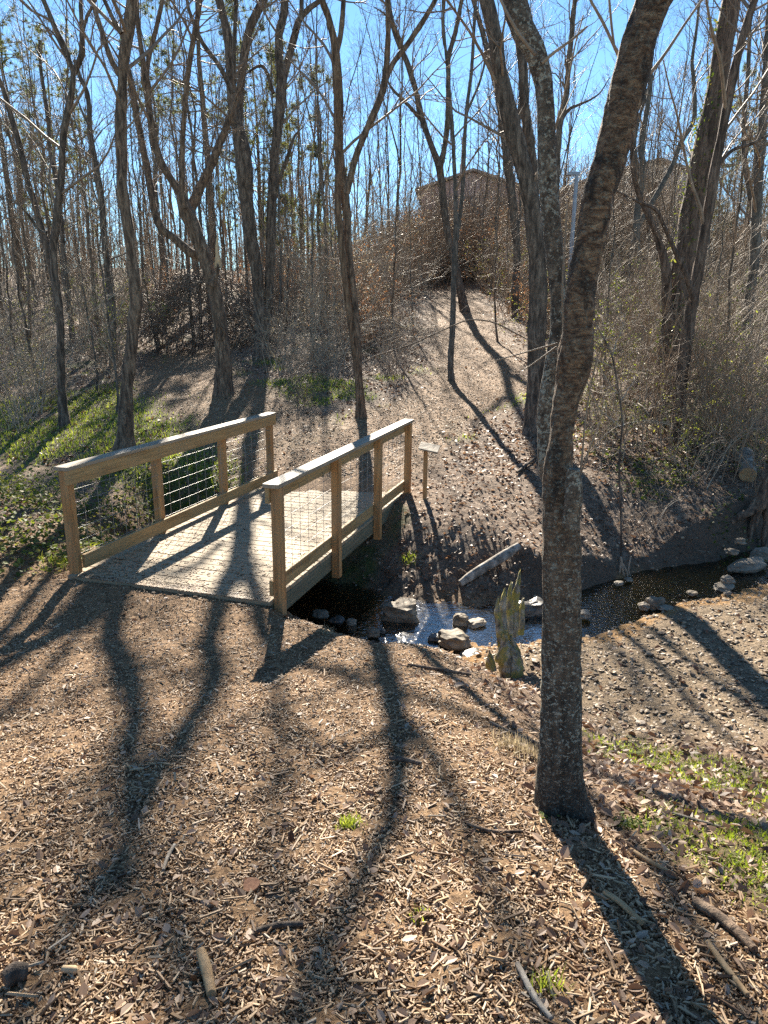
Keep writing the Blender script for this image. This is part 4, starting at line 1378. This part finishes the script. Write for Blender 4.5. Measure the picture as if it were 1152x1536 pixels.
tuft(526, 1238, 160, .04, .028, M['blade'], 'bright green grass tuft alone in the mulch', 1)
tuft(945, 1240, 130, .028, .035, M['ivy'], 'low leafy green weed right of the near trunk foot', 2, 'leafy_weed', 'weed', True)
tuft(815, 1228, 26, .022, .02, M['ivy'], 'tiny green weed at the left foot of the near trunk', 3, 'leafy_weed', 'weed', True)
tuft(775, 1125, 260, .085, .07, M['pale_leaf'], 'tan dry grass clump left of the near trunk', 4)
tuft(562, 952, 80, .07, .03, M['blade'], 'green grass tuft on the near bank edge below the bridge', 5)
tuft(487, 950, 60, .08, .04, M['pale_leaf'], 'dry yellow grass on the bank edge in front of the shaded stream', 6)
tuft(614, 842, 120, .08, .06, M['blade'], 'small green plant on the shaded slope under the bridge rail', 7)
tuft(90, 845, 200, .09, .10, M['blade'], 'bright grass clump at the foot of the left bridge post', 9)
tuft(825, 1480, 60, .05, .03, M['blade'], 'sparse grass tuft at the bottom edge in shade', 10)
tuft(628, 1375, 40, .022, .03, M['blade'], 'faint short grass right of the middle of the mulch', 11)

# ------------------------------------------------------------------ the wood behind: prototypes, then copies
def link_copy(proto, kids, loc, rz, sc, label=None, group=None, cat=None):
    c = proto.copy()
    COL.objects.link(c)
    c.location = loc
    c.rotation_euler = (0, 0, rz)
    c.scale = (sc, sc, sc)
    if label:
        c['label'] = label
    if group:
        c['group'] = group
    for k in kids:
        d = k.copy()
        COL.objects.link(d)
        d.parent = c
    return c


def pole_tree(name, hgt, rad, lean, matb, seed, nb=20, t0=.35, fork=False, twigmat='twig'):
    r = np.random.default_rng(seed)
    root = empty(name, (0, 0, -50), 'x', 'tree')
    n = 16
    z = np.linspace(-.4, hgt, n)
    x = lean * z + np.cumsum(r.normal(0, .075, n)) * np.linspace(.2, 1, n) * hgt / 10
    y = np.cumsum(r.normal(0, .06, n)) * hgt / 10
    P = np.stack([x, y, z], 1)
    Rd = rad * (1 - .82 * np.linspace(0, 1, n)) * (1 + .35 * np.exp(-np.maximum(z, 0) / .3))
    src = [np.c_[P, Rd]]
    q = MB().tubes(P[None], Rd[None], 9, rough(P, Rd, 9, .15, 8., seed))
    if fork:
        i = r.integers(4, 7)
        m = 10
        d = nrm(np.array([r.choice([-1, 1]) * .32, r.normal(0, .2), 1.]))
        p2 = P[i] + np.linspace(0, hgt * .6, m)[:, None] * d + np.cumsum(r.normal(0, .06, (m, 3)), 0)
        p2[0] = P[i]
        r2 = Rd[i] * .7 * np.linspace(1, .2, m)
        q.tube(p2, r2, 8)
        src.append(resamp(np.c_[p2, r2], 16))
    k1 = q.build('trunk', matb, root)
    src[0] = resamp(src[0], 16)
    S = np.array(src)
    q = MB()
    P1, R1 = grow(S[..., :3], S[..., 3], nb // len(S), t0, .97, (.10, .26), (25, 58), .35, 8, .12, .5, .006, 4., r, .009)
    P2, R2 = grow(P1, R1, 6, .2, .98, (.3, .6), (25, 55), .3, 6, .12, .6, .0035, 2., r, .006)
    P3, R3 = grow(P2, R2, 3, .15, .98, (.35, .7), (20, 50), .3, 5, .1, .7, .0024, 1.2, r, .005)
    q.tubes(P1, R1, 5)
    q.tubes(P2, R2, 4)
    q.tubes(P3, R3, 3)
    k2 = q.build('crown', M[twigmat], root)
    return root, [k1, k2]


def leaf_cloud(q, Pts, n_per, size, spread, r, tilt=.7):
    n = len(Pts) * n_per
    P = np.repeat(Pts, n_per, 0) + r.normal(0, spread, (n, 3))
    w = r.uniform(.5, 1.2, n) * size
    V, Fq = strew(P, LEAF, LEAFF, np.stack([w, w * .7, w * r.uniform(-.6, .8, n)], 1), rot(n, r.uniform(0, 6.28, n), r.normal(0, tilt, n), r.normal(0, tilt, n)))
    q.add(V, *Fq)


def pine_tree(name, hgt, rad, seed, crown0=.35, dense=1.):
    r = np.random.default_rng(seed)
    root = empty(name, (0, 0, -50), 'x', 'pine')
    n = 14
    z = np.linspace(-.4, hgt, n)
    P = np.stack([np.cumsum(r.normal(0, .04, n)), np.cumsum(r.normal(0, .04, n)), z], 1)
    Rd = rad * (1 - .88 * np.linspace(0, 1, n))
    k1 = MB().tubes(P[None], Rd[None], 9, rough(P, Rd, 9, .15, 8., seed)).build('trunk', M['bark_brown'], root)
    C = resamp(np.c_[P, Rd], 20)
    q = MB()
    P1, R1 = grow(C[None, :, :3], C[None, :, 3], int(58 * dense), crown0, .98, (.14, .26), (62, 95), .25, 7, .08, .35, .008, 3.6, r, .01)
    P2, R2 = grow(P1, R1, 4, .35, 1., (.25, .45), (25, 55), .15, 5, .1, .6, .005, 1.3, r, .008)
    q.tubes(P1, R1, 5)
    q.tubes(P2, R2, 4)
    k2 = q.build('crown', M['twig'], root)
    q = MB()
    tips = np.vstack([P2[:, -1], P2[:, 2], P1[:, -1]])
    nn = 44
    T = np.repeat(tips, nn, 0)
    d = nrm(r.normal(size=T.shape) + [0, 0, .35]) * r.uniform(.14, .30, (len(T), 1))
    sdv = nrm(np.cross(d, r.normal(size=d.shape))) * .011
    V = np.stack([T - sdv, T + sdv, T + d], 1).reshape(-1, 3)
    q.add(V, np.arange(len(V)).reshape(-1, 3))
    k3 = q.build('foliage', M['needle'], root, smooth=False)
    return root, [k1, k2, k3]


def shrub(name, hgt, spread, nst, seed, matb='twig_brown', leaf=None, nleaf=0, lsize=.035, arch=.0, sub=(6, 4), cat='shrub', rad=.010):
    r = np.random.default_rng(seed)
    root = empty(name, (0, 0, -50), 'x', cat)
    n = 9
    a = r.uniform(0, 6.28, nst)
    tilt = np.abs(r.normal(0, spread, nst))
    d = np.stack([np.cos(a) * np.sin(tilt), np.sin(a) * np.sin(tilt), np.cos(tilt)], 1)
    L = hgt * r.uniform(.5, 1.1, nst)
    D = d[:, None, :] + np.cumsum(r.normal(size=(nst, n - 1, 3)) * .10, 1) + np.stack([np.cos(a), np.sin(a), np.zeros(nst)], 1)[:, None, :] * (np.linspace(0, 1, n - 1) ** 2)[None, :, None] * arch - np.array([0, 0, arch * .9]) * (np.linspace(0, 1, n - 1) ** 2)[None, :, None]
    D = nrm(D) * (L / (n - 1))[:, None, None]
    base = np.stack([r.normal(0, hgt * .09, nst), r.normal(0, hgt * .09, nst), np.full(nst, -.15)], 1)
    P = np.concatenate([base[:, None], base[:, None] + np.cumsum(D, 1)], 1)
    Rd = (rad * r.uniform(.6, 1.3, nst))[:, None] * np.linspace(1, .3, n)[None]
    q = MB()
    q.tubes(P, Rd, 5)
    P1, R1 = grow(P, Rd, sub[0], .2, .98, (.2, .5), (25, 65), .1, 6, .14, .6, .003, 1.6, r, .008)
    P2, R2 = grow(P1, R1, sub[1], .2, .98, (.3, .6), (25, 60), .1, 5, .12, .7, .0022, .8, r, .007)
    q.tubes(P1, R1, 4)
    q.tubes(P2, R2, 3)
    kids = [q.build('crown', M[matb], root)]
    if leaf:
        q = MB()
        pts = np.vstack([P2.reshape(-1, 3), P1[:, 2:].reshape(-1, 3)])
        pts = pts[r.choice(len(pts), min(nleaf, len(pts)), False)]
        leaf_cloud(q, pts, 2, lsize, lsize * .9, r)
        kids.append(q.build('foliage', M[leaf], root, smooth=False))
    return root, kids


used = {}


def place(pr, key, x, y, label, group, cat=None, sc=1., rz=None):
    """the first use moves the prototype itself, later ones copy it"""
    root, kids = pr
    z = float(terrain(x, y))
    rz = random.uniform(0, 6.28) if rz is None else rz
    if key not in used:
        used[key] = 1
        root.location = (x, y, z)
        root.rotation_euler = (0, 0, rz)
        root.scale = (sc, sc, sc)
        o = root
    else:
        o = link_copy(root, kids, (x, y, z), rz, sc)
    o['label'] = label
    o['group'] = group
    return o


def px(u, y):
    """x of a ground point that stands y metres away under the column u"""
    d = y * math.cos(TH) - (float(terrain(0, y)) - H) * math.sin(TH)
    return (u - 576) / F * d


BT = [pole_tree('bare_tree', 15, .085, .01, M['bark_dark'], 101, 24), pole_tree('bare_tree', 17, .10, -.03, M['bark_brown'], 102, 22, .4), pole_tree('bare_tree', 13, .075, .04, M['bark_dark'], 103, 20, .3, True),
      pole_tree('bare_tree', 18, .125, .0, M['bark_dark'], 104, 24, .4, True), pole_tree('bare_tree', 11, .055, -.05, M['bark_brown'], 105, 20, .25), pole_tree('bare_tree', 14, .07, .02, M['bark_grey'], 106, 20, .3, False, 'twig_brown')]
BTH = [15, 17, 13, 18, 11, 14]
BTN = ['straight dark', 'straight brown', 'thin forked dark', 'stout forked dark', 'thin brown', 'slim grey']
ZN = [(-90, 175, 19, 'at the far left'), (205, 505, 22, 'behind the double trunk tree and the railings'), (560, 850, 12, 'on the hill around the house'), (895, 1260, 17, 'behind the brambles at the right')]
random.seed(21)
for (u0, u1, nn, zname) in ZN:
    for i in range(nn):
        k = random.randrange(6)
        u = u0 + (u1 - u0) * (i + random.random()) / nn
        if 345 < u < 425 and random.random() < .6:
            continue
        y = random.uniform(21, 50) if u < 520 else random.uniform(26, 52)
        if 560 < u < 850:
            y = random.uniform(34, 50)
        x = px(u, y)
        if trail_w(np.array([x]), np.array([y]))[0] > .2:
            x += 2.5
        place(BT[k], 'bt%d' % k, x, y, '%s leafless tree in the wood %s' % (BTN[k], zname), '%s leafless trees %s' % (BTN[k], zname), sc=min(random.uniform(.75, 1.1), (.356 * y + 2.53 + random.uniform(.3, 1.5) - float(terrain(x, y))) / BTH[k]))

FT = [pole_tree('slender_tree', 12, .05, .02, M['bark_grey'], 131, 30, .18, False, 'twig_brown'), pole_tree('slender_tree', 12, .045, -.03, M['bark_grey'], 132, 30, .15, True, 'twig_pale'), pole_tree('slender_tree', 12, .055, .01, M['bark_brown'], 133, 30, .2, True, 'twig_brown')]
FTN = ['slender grey', 'slender pale twigged', 'slender brownish']
for (u0, u1, nn, zname) in ((-80, 190, 20, 'at the far left'), (200, 560, 30, 'behind the double trunk tree'), (560, 840, 16, 'on the hill round the mauve house'), (870, 1240, 26, 'behind the ivy trunk')):
    for i in range(nn):
        k = i % 3
        u = u0 + (u1 - u0) * (i + random.random()) / nn
        y = random.uniform(27, 52) if not 560 < u < 840 else random.uniform(44, 58)
        x = px(u, y)
        if trail_w(np.array([x]), np.array([y]))[0] > .2:
            x += 2.5
        top_ = (.356 * y + 2.53 + random.uniform(.3, 1.5) - float(terrain(x, y))) / 12
        place(FT[k], 'ft%d' % k, x, y, '%s bare tree in the wood %s' % (FTN[k], zname), '%s bare trees %s' % (FTN[k], zname), sc=top_ * random.uniform(.7, 1.))

# young whips nearer by
WH = [pole_tree('young_tree', 6.5, .035, .03, M['bark_dark'], 111, 16, .2), pole_tree('young_tree', 5, .028, -.05, M['bark_grey'], 112, 16, .2, False, 'twig_pale')]
for i, (u, y, k, lb) in enumerate(((30, 19, 0, 'thin dark young tree at the far left behind the brambles'), (62, 17, 0, 'thin dark young tree just left of the leaning tree'), (140, 18, 1, 'thin grey young tree between the leaning tree and the straight trunk'), (172, 15, 1, 'pale young whip touching the left side of the straight trunk'),
                                   (235, 23, 0, 'thin dark young tree left of the broken limb tree'), (425, 24, 0, 'thin dark young tree right of the double trunk tree'), (470, 22, 1, 'thin grey young tree left of the twin stem tree'), (590, 22, 0, 'thin dark young tree right of the twin stem tree'),
                                   (618, 25, 1, 'thin grey young tree left of the trail in the middle'), (745, 24, 0, 'thin crooked young tree right of the trail'), (905, 16, 1, 'thin grey young tree just right of the near stem'), (1085, 14, 0, 'thin dark young tree right of the ivy trunk'), (1060, 17, 1, 'thin grey young tree behind the ivy trunk'))):
    place(WH[k], 'wh%d' % k, px(u, y), y, lb, 'young trees')

for i in range(44):
    u, y = random.uniform(590, 1040), random.uniform(42, 57)
    if i % 2:
        u = random.uniform(620, 800)
    k = i % 2
    wh = 'below the mauve house' if u < 830 else 'below the wide grey house'
    place(WH[k], 'wh%d' % k, px(u, y), y, '%s young tree in the thicket %s' % (('thin dark', 'pale grey')[k], wh), '%s young trees %s' % (('thin dark', 'pale grey')[k], wh), sc=random.uniform(.8, 1.15))

# pines
PT = [pine_tree('pine_tree', 13, .16, 201, .25), pine_tree('pine_tree', 17, .22, 202, .4), pine_tree('pine_tree', 11, .12, 203, .2, .8)]
for u, y, k, sc, lb in ((35, 36, 1, .85, 'green pine at the far left behind the leaning tree'), (325, 38, 1, 1.05, 'tall dark pine behind the broken limb tree'), (395, 42, 0, 1.0, 'bright green pine showing between the double trunks'), 
                        (455, 36, 2, .95, 'small airy pine between the double trunk tree and the twin stems'), (100, 44, 0, 1.0, 'bushy pine between the leaning tree and the straight trunk'), (1105, 45, 0, .9, 'pine at the right behind the ivy trunk')):
    place(PT[k], 'pt%d' % k, px(u, y), y, lb, 'pines', sc=sc)

# shrubs
SH = dict(
    bramble=(shrub('bramble', 2.2, .75, 18, 301, 'twig_pale', None, 0, .03, .9, (4, 2), 'bramble', .009), 'pale tangled bramble'),
    brown=(shrub('bare_shrub', 2.6, .5, 20, 302, 'twig_brown', None, 0, sub=(5, 3)), 'brown leafless shrub'),
    dark=(shrub('bare_shrub', 2.0, .6, 22, 303, 'twig', None, 0), 'dark leafless shrub'),
    green=(shrub('leafy_shrub', 2.3, .6, 17, 304, 'twig_brown', 'green_leaf', 330, .045, .5, sub=(5, 3)), 'shrub with yellowish green leaves'),
    evergreen=(shrub('leafy_shrub', 2.4, .6, 18, 305, 'twig', 'ivy', 600, .05, .4, sub=(5, 3)), 'dark green leafy shrub'),
    orange=(shrub('leafy_shrub', 1.8, .5, 22, 306, 'twig_brown', 'orange_leaf', 600, .05, .1), 'shrub with orange brown dead leaves'),
    pale=(shrub('leafy_shrub', 2.8, .45, 16, 307, 'twig_pale', 'pale_leaf', 330, .045, .2), 'shrub with a few pale dry leaves'),
    cane=(shrub('bare_shrub', 3.6, .28, 22, 308, 'twig_brown', None, 0, .03, .5, (5, 4)), 'tall brown shrub of upright canes'))
ZS = [  # u range, y range, count, kinds, where
    (-70, 95, 15, 27, 16, ('bramble', 'green', 'brown', 'pale', 'dark'), 'in the thicket at the far left', 1.),
    (100, 190, 18, 30, 12, ('brown', 'dark', 'bramble', 'evergreen'), 'between the leaning tree and the straight trunk', 1.),
    (195, 260, 27, 38, 7, ('dark', 'brown', 'orange'), 'behind the straight trunk', 1.),
    (425, 520, 17.5, 21, 5, ('bramble', 'pale'), 'around the foot of the twin stem tree', .8),
    (560, 640, 17, 24, 9, ('bramble', 'dark', 'bramble'), 'along the left edge of the trail', .85),
    (-60, 60, 15.5, 20, 6, ('bramble', 'pale', 'green'), 'over the grass at the left edge', .75),
    (890, 1160, 10.6, 13, 7, ('bramble', 'green', 'cane'), 'on the bank in front of the ivy trunk', .8),
    (400, 560, 20, 34, 24, ('bramble', 'brown', 'pale', 'orange', 'brown'), 'behind the twin stem tree', 1.),
    (470, 640, 26, 44, 18, ('orange', 'brown', 'cane', 'dark', 'pale'), 'on the slope left of the trail', 1.),
    (690, 850, 24, 44, 26, ('green', 'brown', 'orange', 'green', 'cane', 'pale'), 'at the top of the trail below the house', 1.),
    (560, 700, 36, 50, 12, ('brown', 'cane', 'orange', 'dark'), 'on the hill left of the house', 1.),
    (885, 1000, 12.5, 30, 22, ('brown', 'green', 'cane', 'bramble', 'evergreen', 'brown'), 'between the near stem and the ivy trunk', 1.),
    (1000, 1240, 11.5, 30, 40, ('cane', 'brown', 'green', 'bramble', 'evergreen', 'pale', 'brown', 'dark'), 'in the thicket at the right', 1.),
    (260, 420, 34, 46, 12, ('dark', 'brown', 'orange'), 'behind the vine mound', 1.3),
    (585, 700, 40, 56, 26, ('cane', 'brown', 'orange', 'cane', 'pale'), 'on the rise in front of the mauve house', 1.9),
    (690, 840, 38, 56, 34, ('cane', 'orange', 'brown', 'green', 'cane', 'pale'), 'in front of the mauve house wall', 1.9),
    (840, 1040, 40, 58, 36, ('cane', 'brown', 'dark', 'cane', 'pale'), 'in front of the wide grey house', 2.4),
    (1040, 1260, 36, 56, 16, ('cane', 'brown', 'pale'), 'beyond the thicket at the right', 2.),
    (-80, 260, 34, 52, 22, ('cane', 'brown', 'dark', 'pale'), 'deep in the wood at the left', 1.7),
    (400, 590, 40, 54, 16, ('cane', 'brown', 'dark', 'orange'), 'far up the slope behind the twin stem tree', 1.6)]
for (u0, u1, y0, y1, nn, kinds, where, big) in ZS:
    for i in range(nn):
        kd = kinds[i % len(kinds)]
        u = random.uniform(u0, u1)
        y = y0 + (y1 - y0) * (i + random.random()) / nn
        x = px(u, y)
        if trail_w(np.array([x]), np.array([y]))[0] > .15:
            continue
        place(SH[kd][0], kd, x, y, '%s %s' % (SH[kd][1], where), '%ss %s' % (SH[kd][1], where), sc=big * random.uniform(.75, 1.25) * (1 + .3 * (y > 24 and big == 1)))
for u, y, kd, lb, sc in ((455, 15.6, 'dark', 'small dark leafless shrub in front of the twin stem tree, left of it', .55), (598, 17.5, 'dark', 'small dark shrub at the left edge of the trail', .7), (495, 18, 'bramble', 'pale bramble left of the twin stem tree', .8), (20, 14.5, 'bramble', 'pale bramble hanging over the grass at the left edge', .8),
                         (70, 17, 'green', 'greenish shrub under the leaning tree at the left', .6), (965, 9.5, 'bramble', 'low bramble on the far bank right of the near trunk', .45), (1130, 10.6, 'cane', 'tall shrub leaning in at the right edge above the roots', .75),
                         (1005, 12.2, 'cane', 'shrub of upright canes growing at the foot of the ivy trunk', .9), (430, 19.2, 'bramble', 'bramble at the foot of the double trunk tree', .7), (640, 24, 'bramble', 'bramble reaching over the top of the trail from the left', .8)):
    o = place(SH[kd][0], kd, px(u, y), y, lb, 'shrubs near the path', sc=sc)

for u, y, sc in ((722, 53, 2.5), (742, 51, 2.6), (760, 54, 2.3), (735, 56, 2.7)):
    place(SH['orange'][0], 'orange', px(u, y), y, 'tall shrub with orange brown dead leaves before the right half of the mauve house', 'orange shrubs before the mauve house', sc=sc)

# ivy on the reddish trunk
def ivy_on():
    b = ivy_tree
    r = np.random.default_rng(77)
    tr = [c for c in bpy.data.objects if c.parent == b and c.name.startswith('trunk')][0]
    n = len(tr.data.vertices)
    V = np.zeros(n * 3)
    tr.data.vertices.foreach_get('co', V)
    V = V.reshape(-1, 3)
    V = V[(V[:, 2] > 1.0) & (V[:, 2] < 9)]
    k = mnoise
    keep = [i for i in range(len(V)) if mnoise.noise((V[i] * .9).tolist()) + (.25 if V[i][0] < np.median(V[:, 0]) else -.1) > .02]
    q = MB()
    leaf_cloud(q, V[r.choice(keep, min(len(keep), 420), False)], 3, .075, .06, r)
    q.build('ivy', M['ivy'], b, smooth=False)


ivy_on()

# the vine covered mound behind the broken limb tree
def vine_mound():
    r = np.random.default_rng(88)
    y = 24.
    x = px(308, y)
    b = np.array([x, y, float(terrain(x, y))])
    root = empty('vine_mound', b, 'dense dark mound of bare vines between the straight trunk and the double trunk', 'vines')
    n = 2600
    a = r.uniform(0, 6.28, n)
    e = np.arccos(r.uniform(0.02, 1, n))
    c = np.stack([np.cos(a) * np.sin(e) * 2.3, np.sin(a) * np.sin(e) * 1.6, np.cos(e) * 2.3], 1) * r.uniform(.72, 1.03, n)[:, None] * (1 + .12 * np.sin(a * 3 + 1))[:, None]
    d = nrm(r.normal(size=(n, 3)) * [1, 1, .7] + [0, 0, .3])
    m = 6
    D = nrm(d[:, None] + np.cumsum(r.normal(size=(n, m - 1, 3)) * .22, 1) - np.array([0, 0, .5]) * np.linspace(0, 1, m - 1)[None, :, None]) * r.uniform(.06, .2, n)[:, None, None]
    P = np.concatenate([c[:, None], c[:, None] + np.cumsum(D, 1)], 1)
    q = MB()
    q.tubes(P, np.full((n, m), .006) * r.uniform(.6, 1.8, (n, 1)), 3)
    st = np.stack([np.stack([r.normal(0, .9, 40), r.normal(0, .6, 40), np.full(40, -.1)], 1), ], 1)
    q.build('crown', M['twig'], root)
    k = 26
    q = MB()
    for i in range(k):
        aa = r.uniform(0, 6.28)
        p = catmull(np.array([[math.cos(aa) * 1.9, math.sin(aa) * 1.3, -.2], [math.cos(aa) * 1.7, math.sin(aa) * 1.1, 1.], [math.cos(aa) * .8, math.sin(aa) * .5, 2.], [-math.cos(aa) * .4, -math.sin(aa) * .3, 2.2]]) + r.normal(0, .15, (4, 3)), .25)
        q.tube(p, np.linspace(.02, .008, len(p)), 5)
    q.build('stem', M['twig'], root)


vine_mound()

# ------------------------------------------------------------------ houses on the hill and a lamp pole
M['wall'] = plain('house_wall', [(.42, .32, .31), (.50, .39, .37)], 3, .9, (1, 1, 12), .2)
M['wall2'] = plain('grey_wall', [(.44, .41, .38), (.52, .49, .45)], 3, .9, (1, 1, 12), .2)
M['roof'] = plain('roof_shingle', [(.27, .235, .21), (.36, .32, .29)], 14, .9)
M['trim'] = plain('window_trim', [(.20, .18, .17), (.26, .24, .23)], 5, .6, bumps=0)
M['pole'] = plain('grey_metal', [(.22, .25, .30), (.33, .37, .43)], 6, .5, bumps=0)
m_, t_, b_, _ = newmat('window_glass')
b_.inputs['Base Color'].default_value = (.03, .04, .05, 1)
b_.inputs['Roughness'].default_value = .06
M['glass'] = m_


def house(name, u, y, wid, dep, eave, ridge, wallm, label, rz=0., gable=True):
    x = px(u, y)
    z = float(terrain(x, y))
    root = empty(name, (x, y, z), label, 'house')
    root.rotation_euler = (0, 0, rz)
    h, d = wid / 2, dep / 2
    q = MB()
    V = [(-h, -d, -1), (h, -d, -1), (h, d, -1), (-h, d, -1), (-h, -d, eave), (h, -d, eave), (h, d, eave), (-h, d, eave), (0, -d, ridge), (0, d, ridge)]
    q.add(V, [(0, 1, 5, 4), (1, 2, 6, 5), (2, 3, 7, 6), (3, 0, 4, 7)], [(4, 5, 8), (6, 7, 9)])
    q.build('wall', wallm, root, False)
    o = .45
    q = MB()
    sl = (ridge - eave) / h
    for s in (-1, 1):
        A = [(0, -d - o, ridge + .06), (s * (h + o), -d - o, eave - sl * o + .06), (s * (h + o), d + o, eave - sl * o + .06), (0, d + o, ridge + .06)]
        Bv = [(a_[0], a_[1], a_[2] + .18) for a_ in A]
        q.add(A + Bv, [(0, 1, 2, 3), (4, 5, 6, 7), (0, 1, 5, 4), (1, 2, 6, 5), (2, 3, 7, 6)])
    rf = q.build('roof', M['roof'], root, False)
    MB().box((h * .35, d * .2, ridge - 1.2), (h * .35 + .7, d * .2 + .7, ridge + .7)).build('chimney', M['cut_wood'], rf, False)
    for wxp in (-h * .55, 0, h * .55):
        for wz in ((eave - 1.9), (eave - 4.4)):
            if wz < .3:
                continue
            w = MB()
            for a_, b2 in (((-.55, -.04, -.08), (.55, .02, 0)), ((-.55, -.04, 1.4), (.55, .02, 1.48)), ((-.55, -.04, 0), (-.47, .02, 1.4)), ((.47, -.04, 0), (.55, .02, 1.4)), ((-.47, -.03, .68), (.47, .015, .73))):
                w.box(a_, b2)
            o2 = w.build('window', M['trim'], root, False, loc=(wxp, -d - .03, wz))
            MB().box((-.47, -.012, 0), (.47, .01, 1.4)).build('pane', M['glass'], o2, False)
    return root


house('house', 702, 62, 7.6, 9, 5.1, 6.3, M['wall'], 'mauve house with a low gable on the hill at the top of the trail', R(-6))
house('house', 932, 66, 9.5, 9, 6.7, 7.9, M['wall2'], 'wide grey house mostly hidden by branches right of the near stem', R(8))
y = 30.
x = px(848, y)
z = float(terrain(x, y))
top = at_y(846, 262, y)[0][2]
lp = empty('lamp_pole', (x, y, z), 'grey metal lamp pole with a short flat head behind the near stems', 'lamp post')
MB().tube([(0, 0, -.3), (0, 0, (top - z) / 2), (0, 0, top - z)], [.085, .08, .075], 12).build('pole', M['pole'], lp)
MB().box((-.38, -.09, top - z - .02), (.10, .09, top - z + .10)).build('lamp_head', M['pole'], lp, False, .02)

# ------------------------------------------------------------------ the far wood that closes the hilltop
def far_wood():
    r = np.random.default_rng(99)
    n = 1100
    u = r.uniform(-260, 1420, n)
    y = r.uniform(54, 92, n)
    k = ~((y < 75) & (((u > 610) & (u < 790)) | ((u > 840) & (u < 1040))))
    u, y = u[k], y[k]
    n = len(u)
    x = (u - 576) / F * (y + .5)
    z = terrain(x, y)
    h = r.uniform(3.5, 13, n) * np.where(r.random(n) < .55, .55, 1.)
    m = 8
    t = np.linspace(0, 1, m)
    lean = r.normal(0, .05, (n, 2))
    P = np.stack([x[:, None] + lean[:, :1] * h[:, None] * t + np.cumsum(r.normal(0, .05, (n, m)), 1), y[:, None] + lean[:, 1:] * h[:, None] * t, z[:, None] - .3 + h[:, None] * t], -1)
    Rd = (h * r.uniform(.006, .011, n))[:, None] * np.linspace(1, .3, m)[None]
    q = MB()
    q.tubes(P, Rd, 5)
    P1, R1 = grow(P, Rd, 12, .12, .98, (.12, .3), (25, 60), .35, 6, .12, .5, .012, 3., r, .01)
    P2, R2 = grow(P1, R1, 5, .2, .98, (.3, .6), (25, 60), .3, 4, .12, .6, .008, 1.6, r, .008)
    q.tubes(P1, R1, 3)
    q.tubes(P2, R2, 3)
    tag(q.build('far_woodland', M['twig_brown'], smooth=False), kind='stuff')


far_wood()

def hill_thicket():
    r = np.random.default_rng(123)
    n = 3200
    u = r.uniform(560, 1080, n)
    y = r.uniform(48, 59, n)
    x = (u - 576) / F * (y + .5)
    z = terrain(x, y)
    h = r.uniform(1.6, 4.6, n)
    m = 6
    t = np.linspace(0, 1, m)
    ln = r.normal(0, .22, (n, 2))
    P = np.stack([x[:, None] + ln[:, :1] * h[:, None] * t ** 1.5, y[:, None] + ln[:, 1:] * h[:, None] * t ** 1.5, z[:, None] - .2 + h[:, None] * t], -1)
    Rd = np.full((n, 1), .014) * r.uniform(.6, 1.5, (n, 1)) * np.linspace(1, .4, m)[None]
    q = MB()
    q.tubes(P, Rd, 4)
    P1, R1 = grow(P, Rd, 9, .15, .98, (.15, .4), (25, 65), .2, 5, .14, .6, .008, 1.8, r, .01)
    q.tubes(P1, R1, 3)
    tag(q.build('hill_thicket', M['twig_brown'], smooth=False), kind='stuff')


hill_thicket()
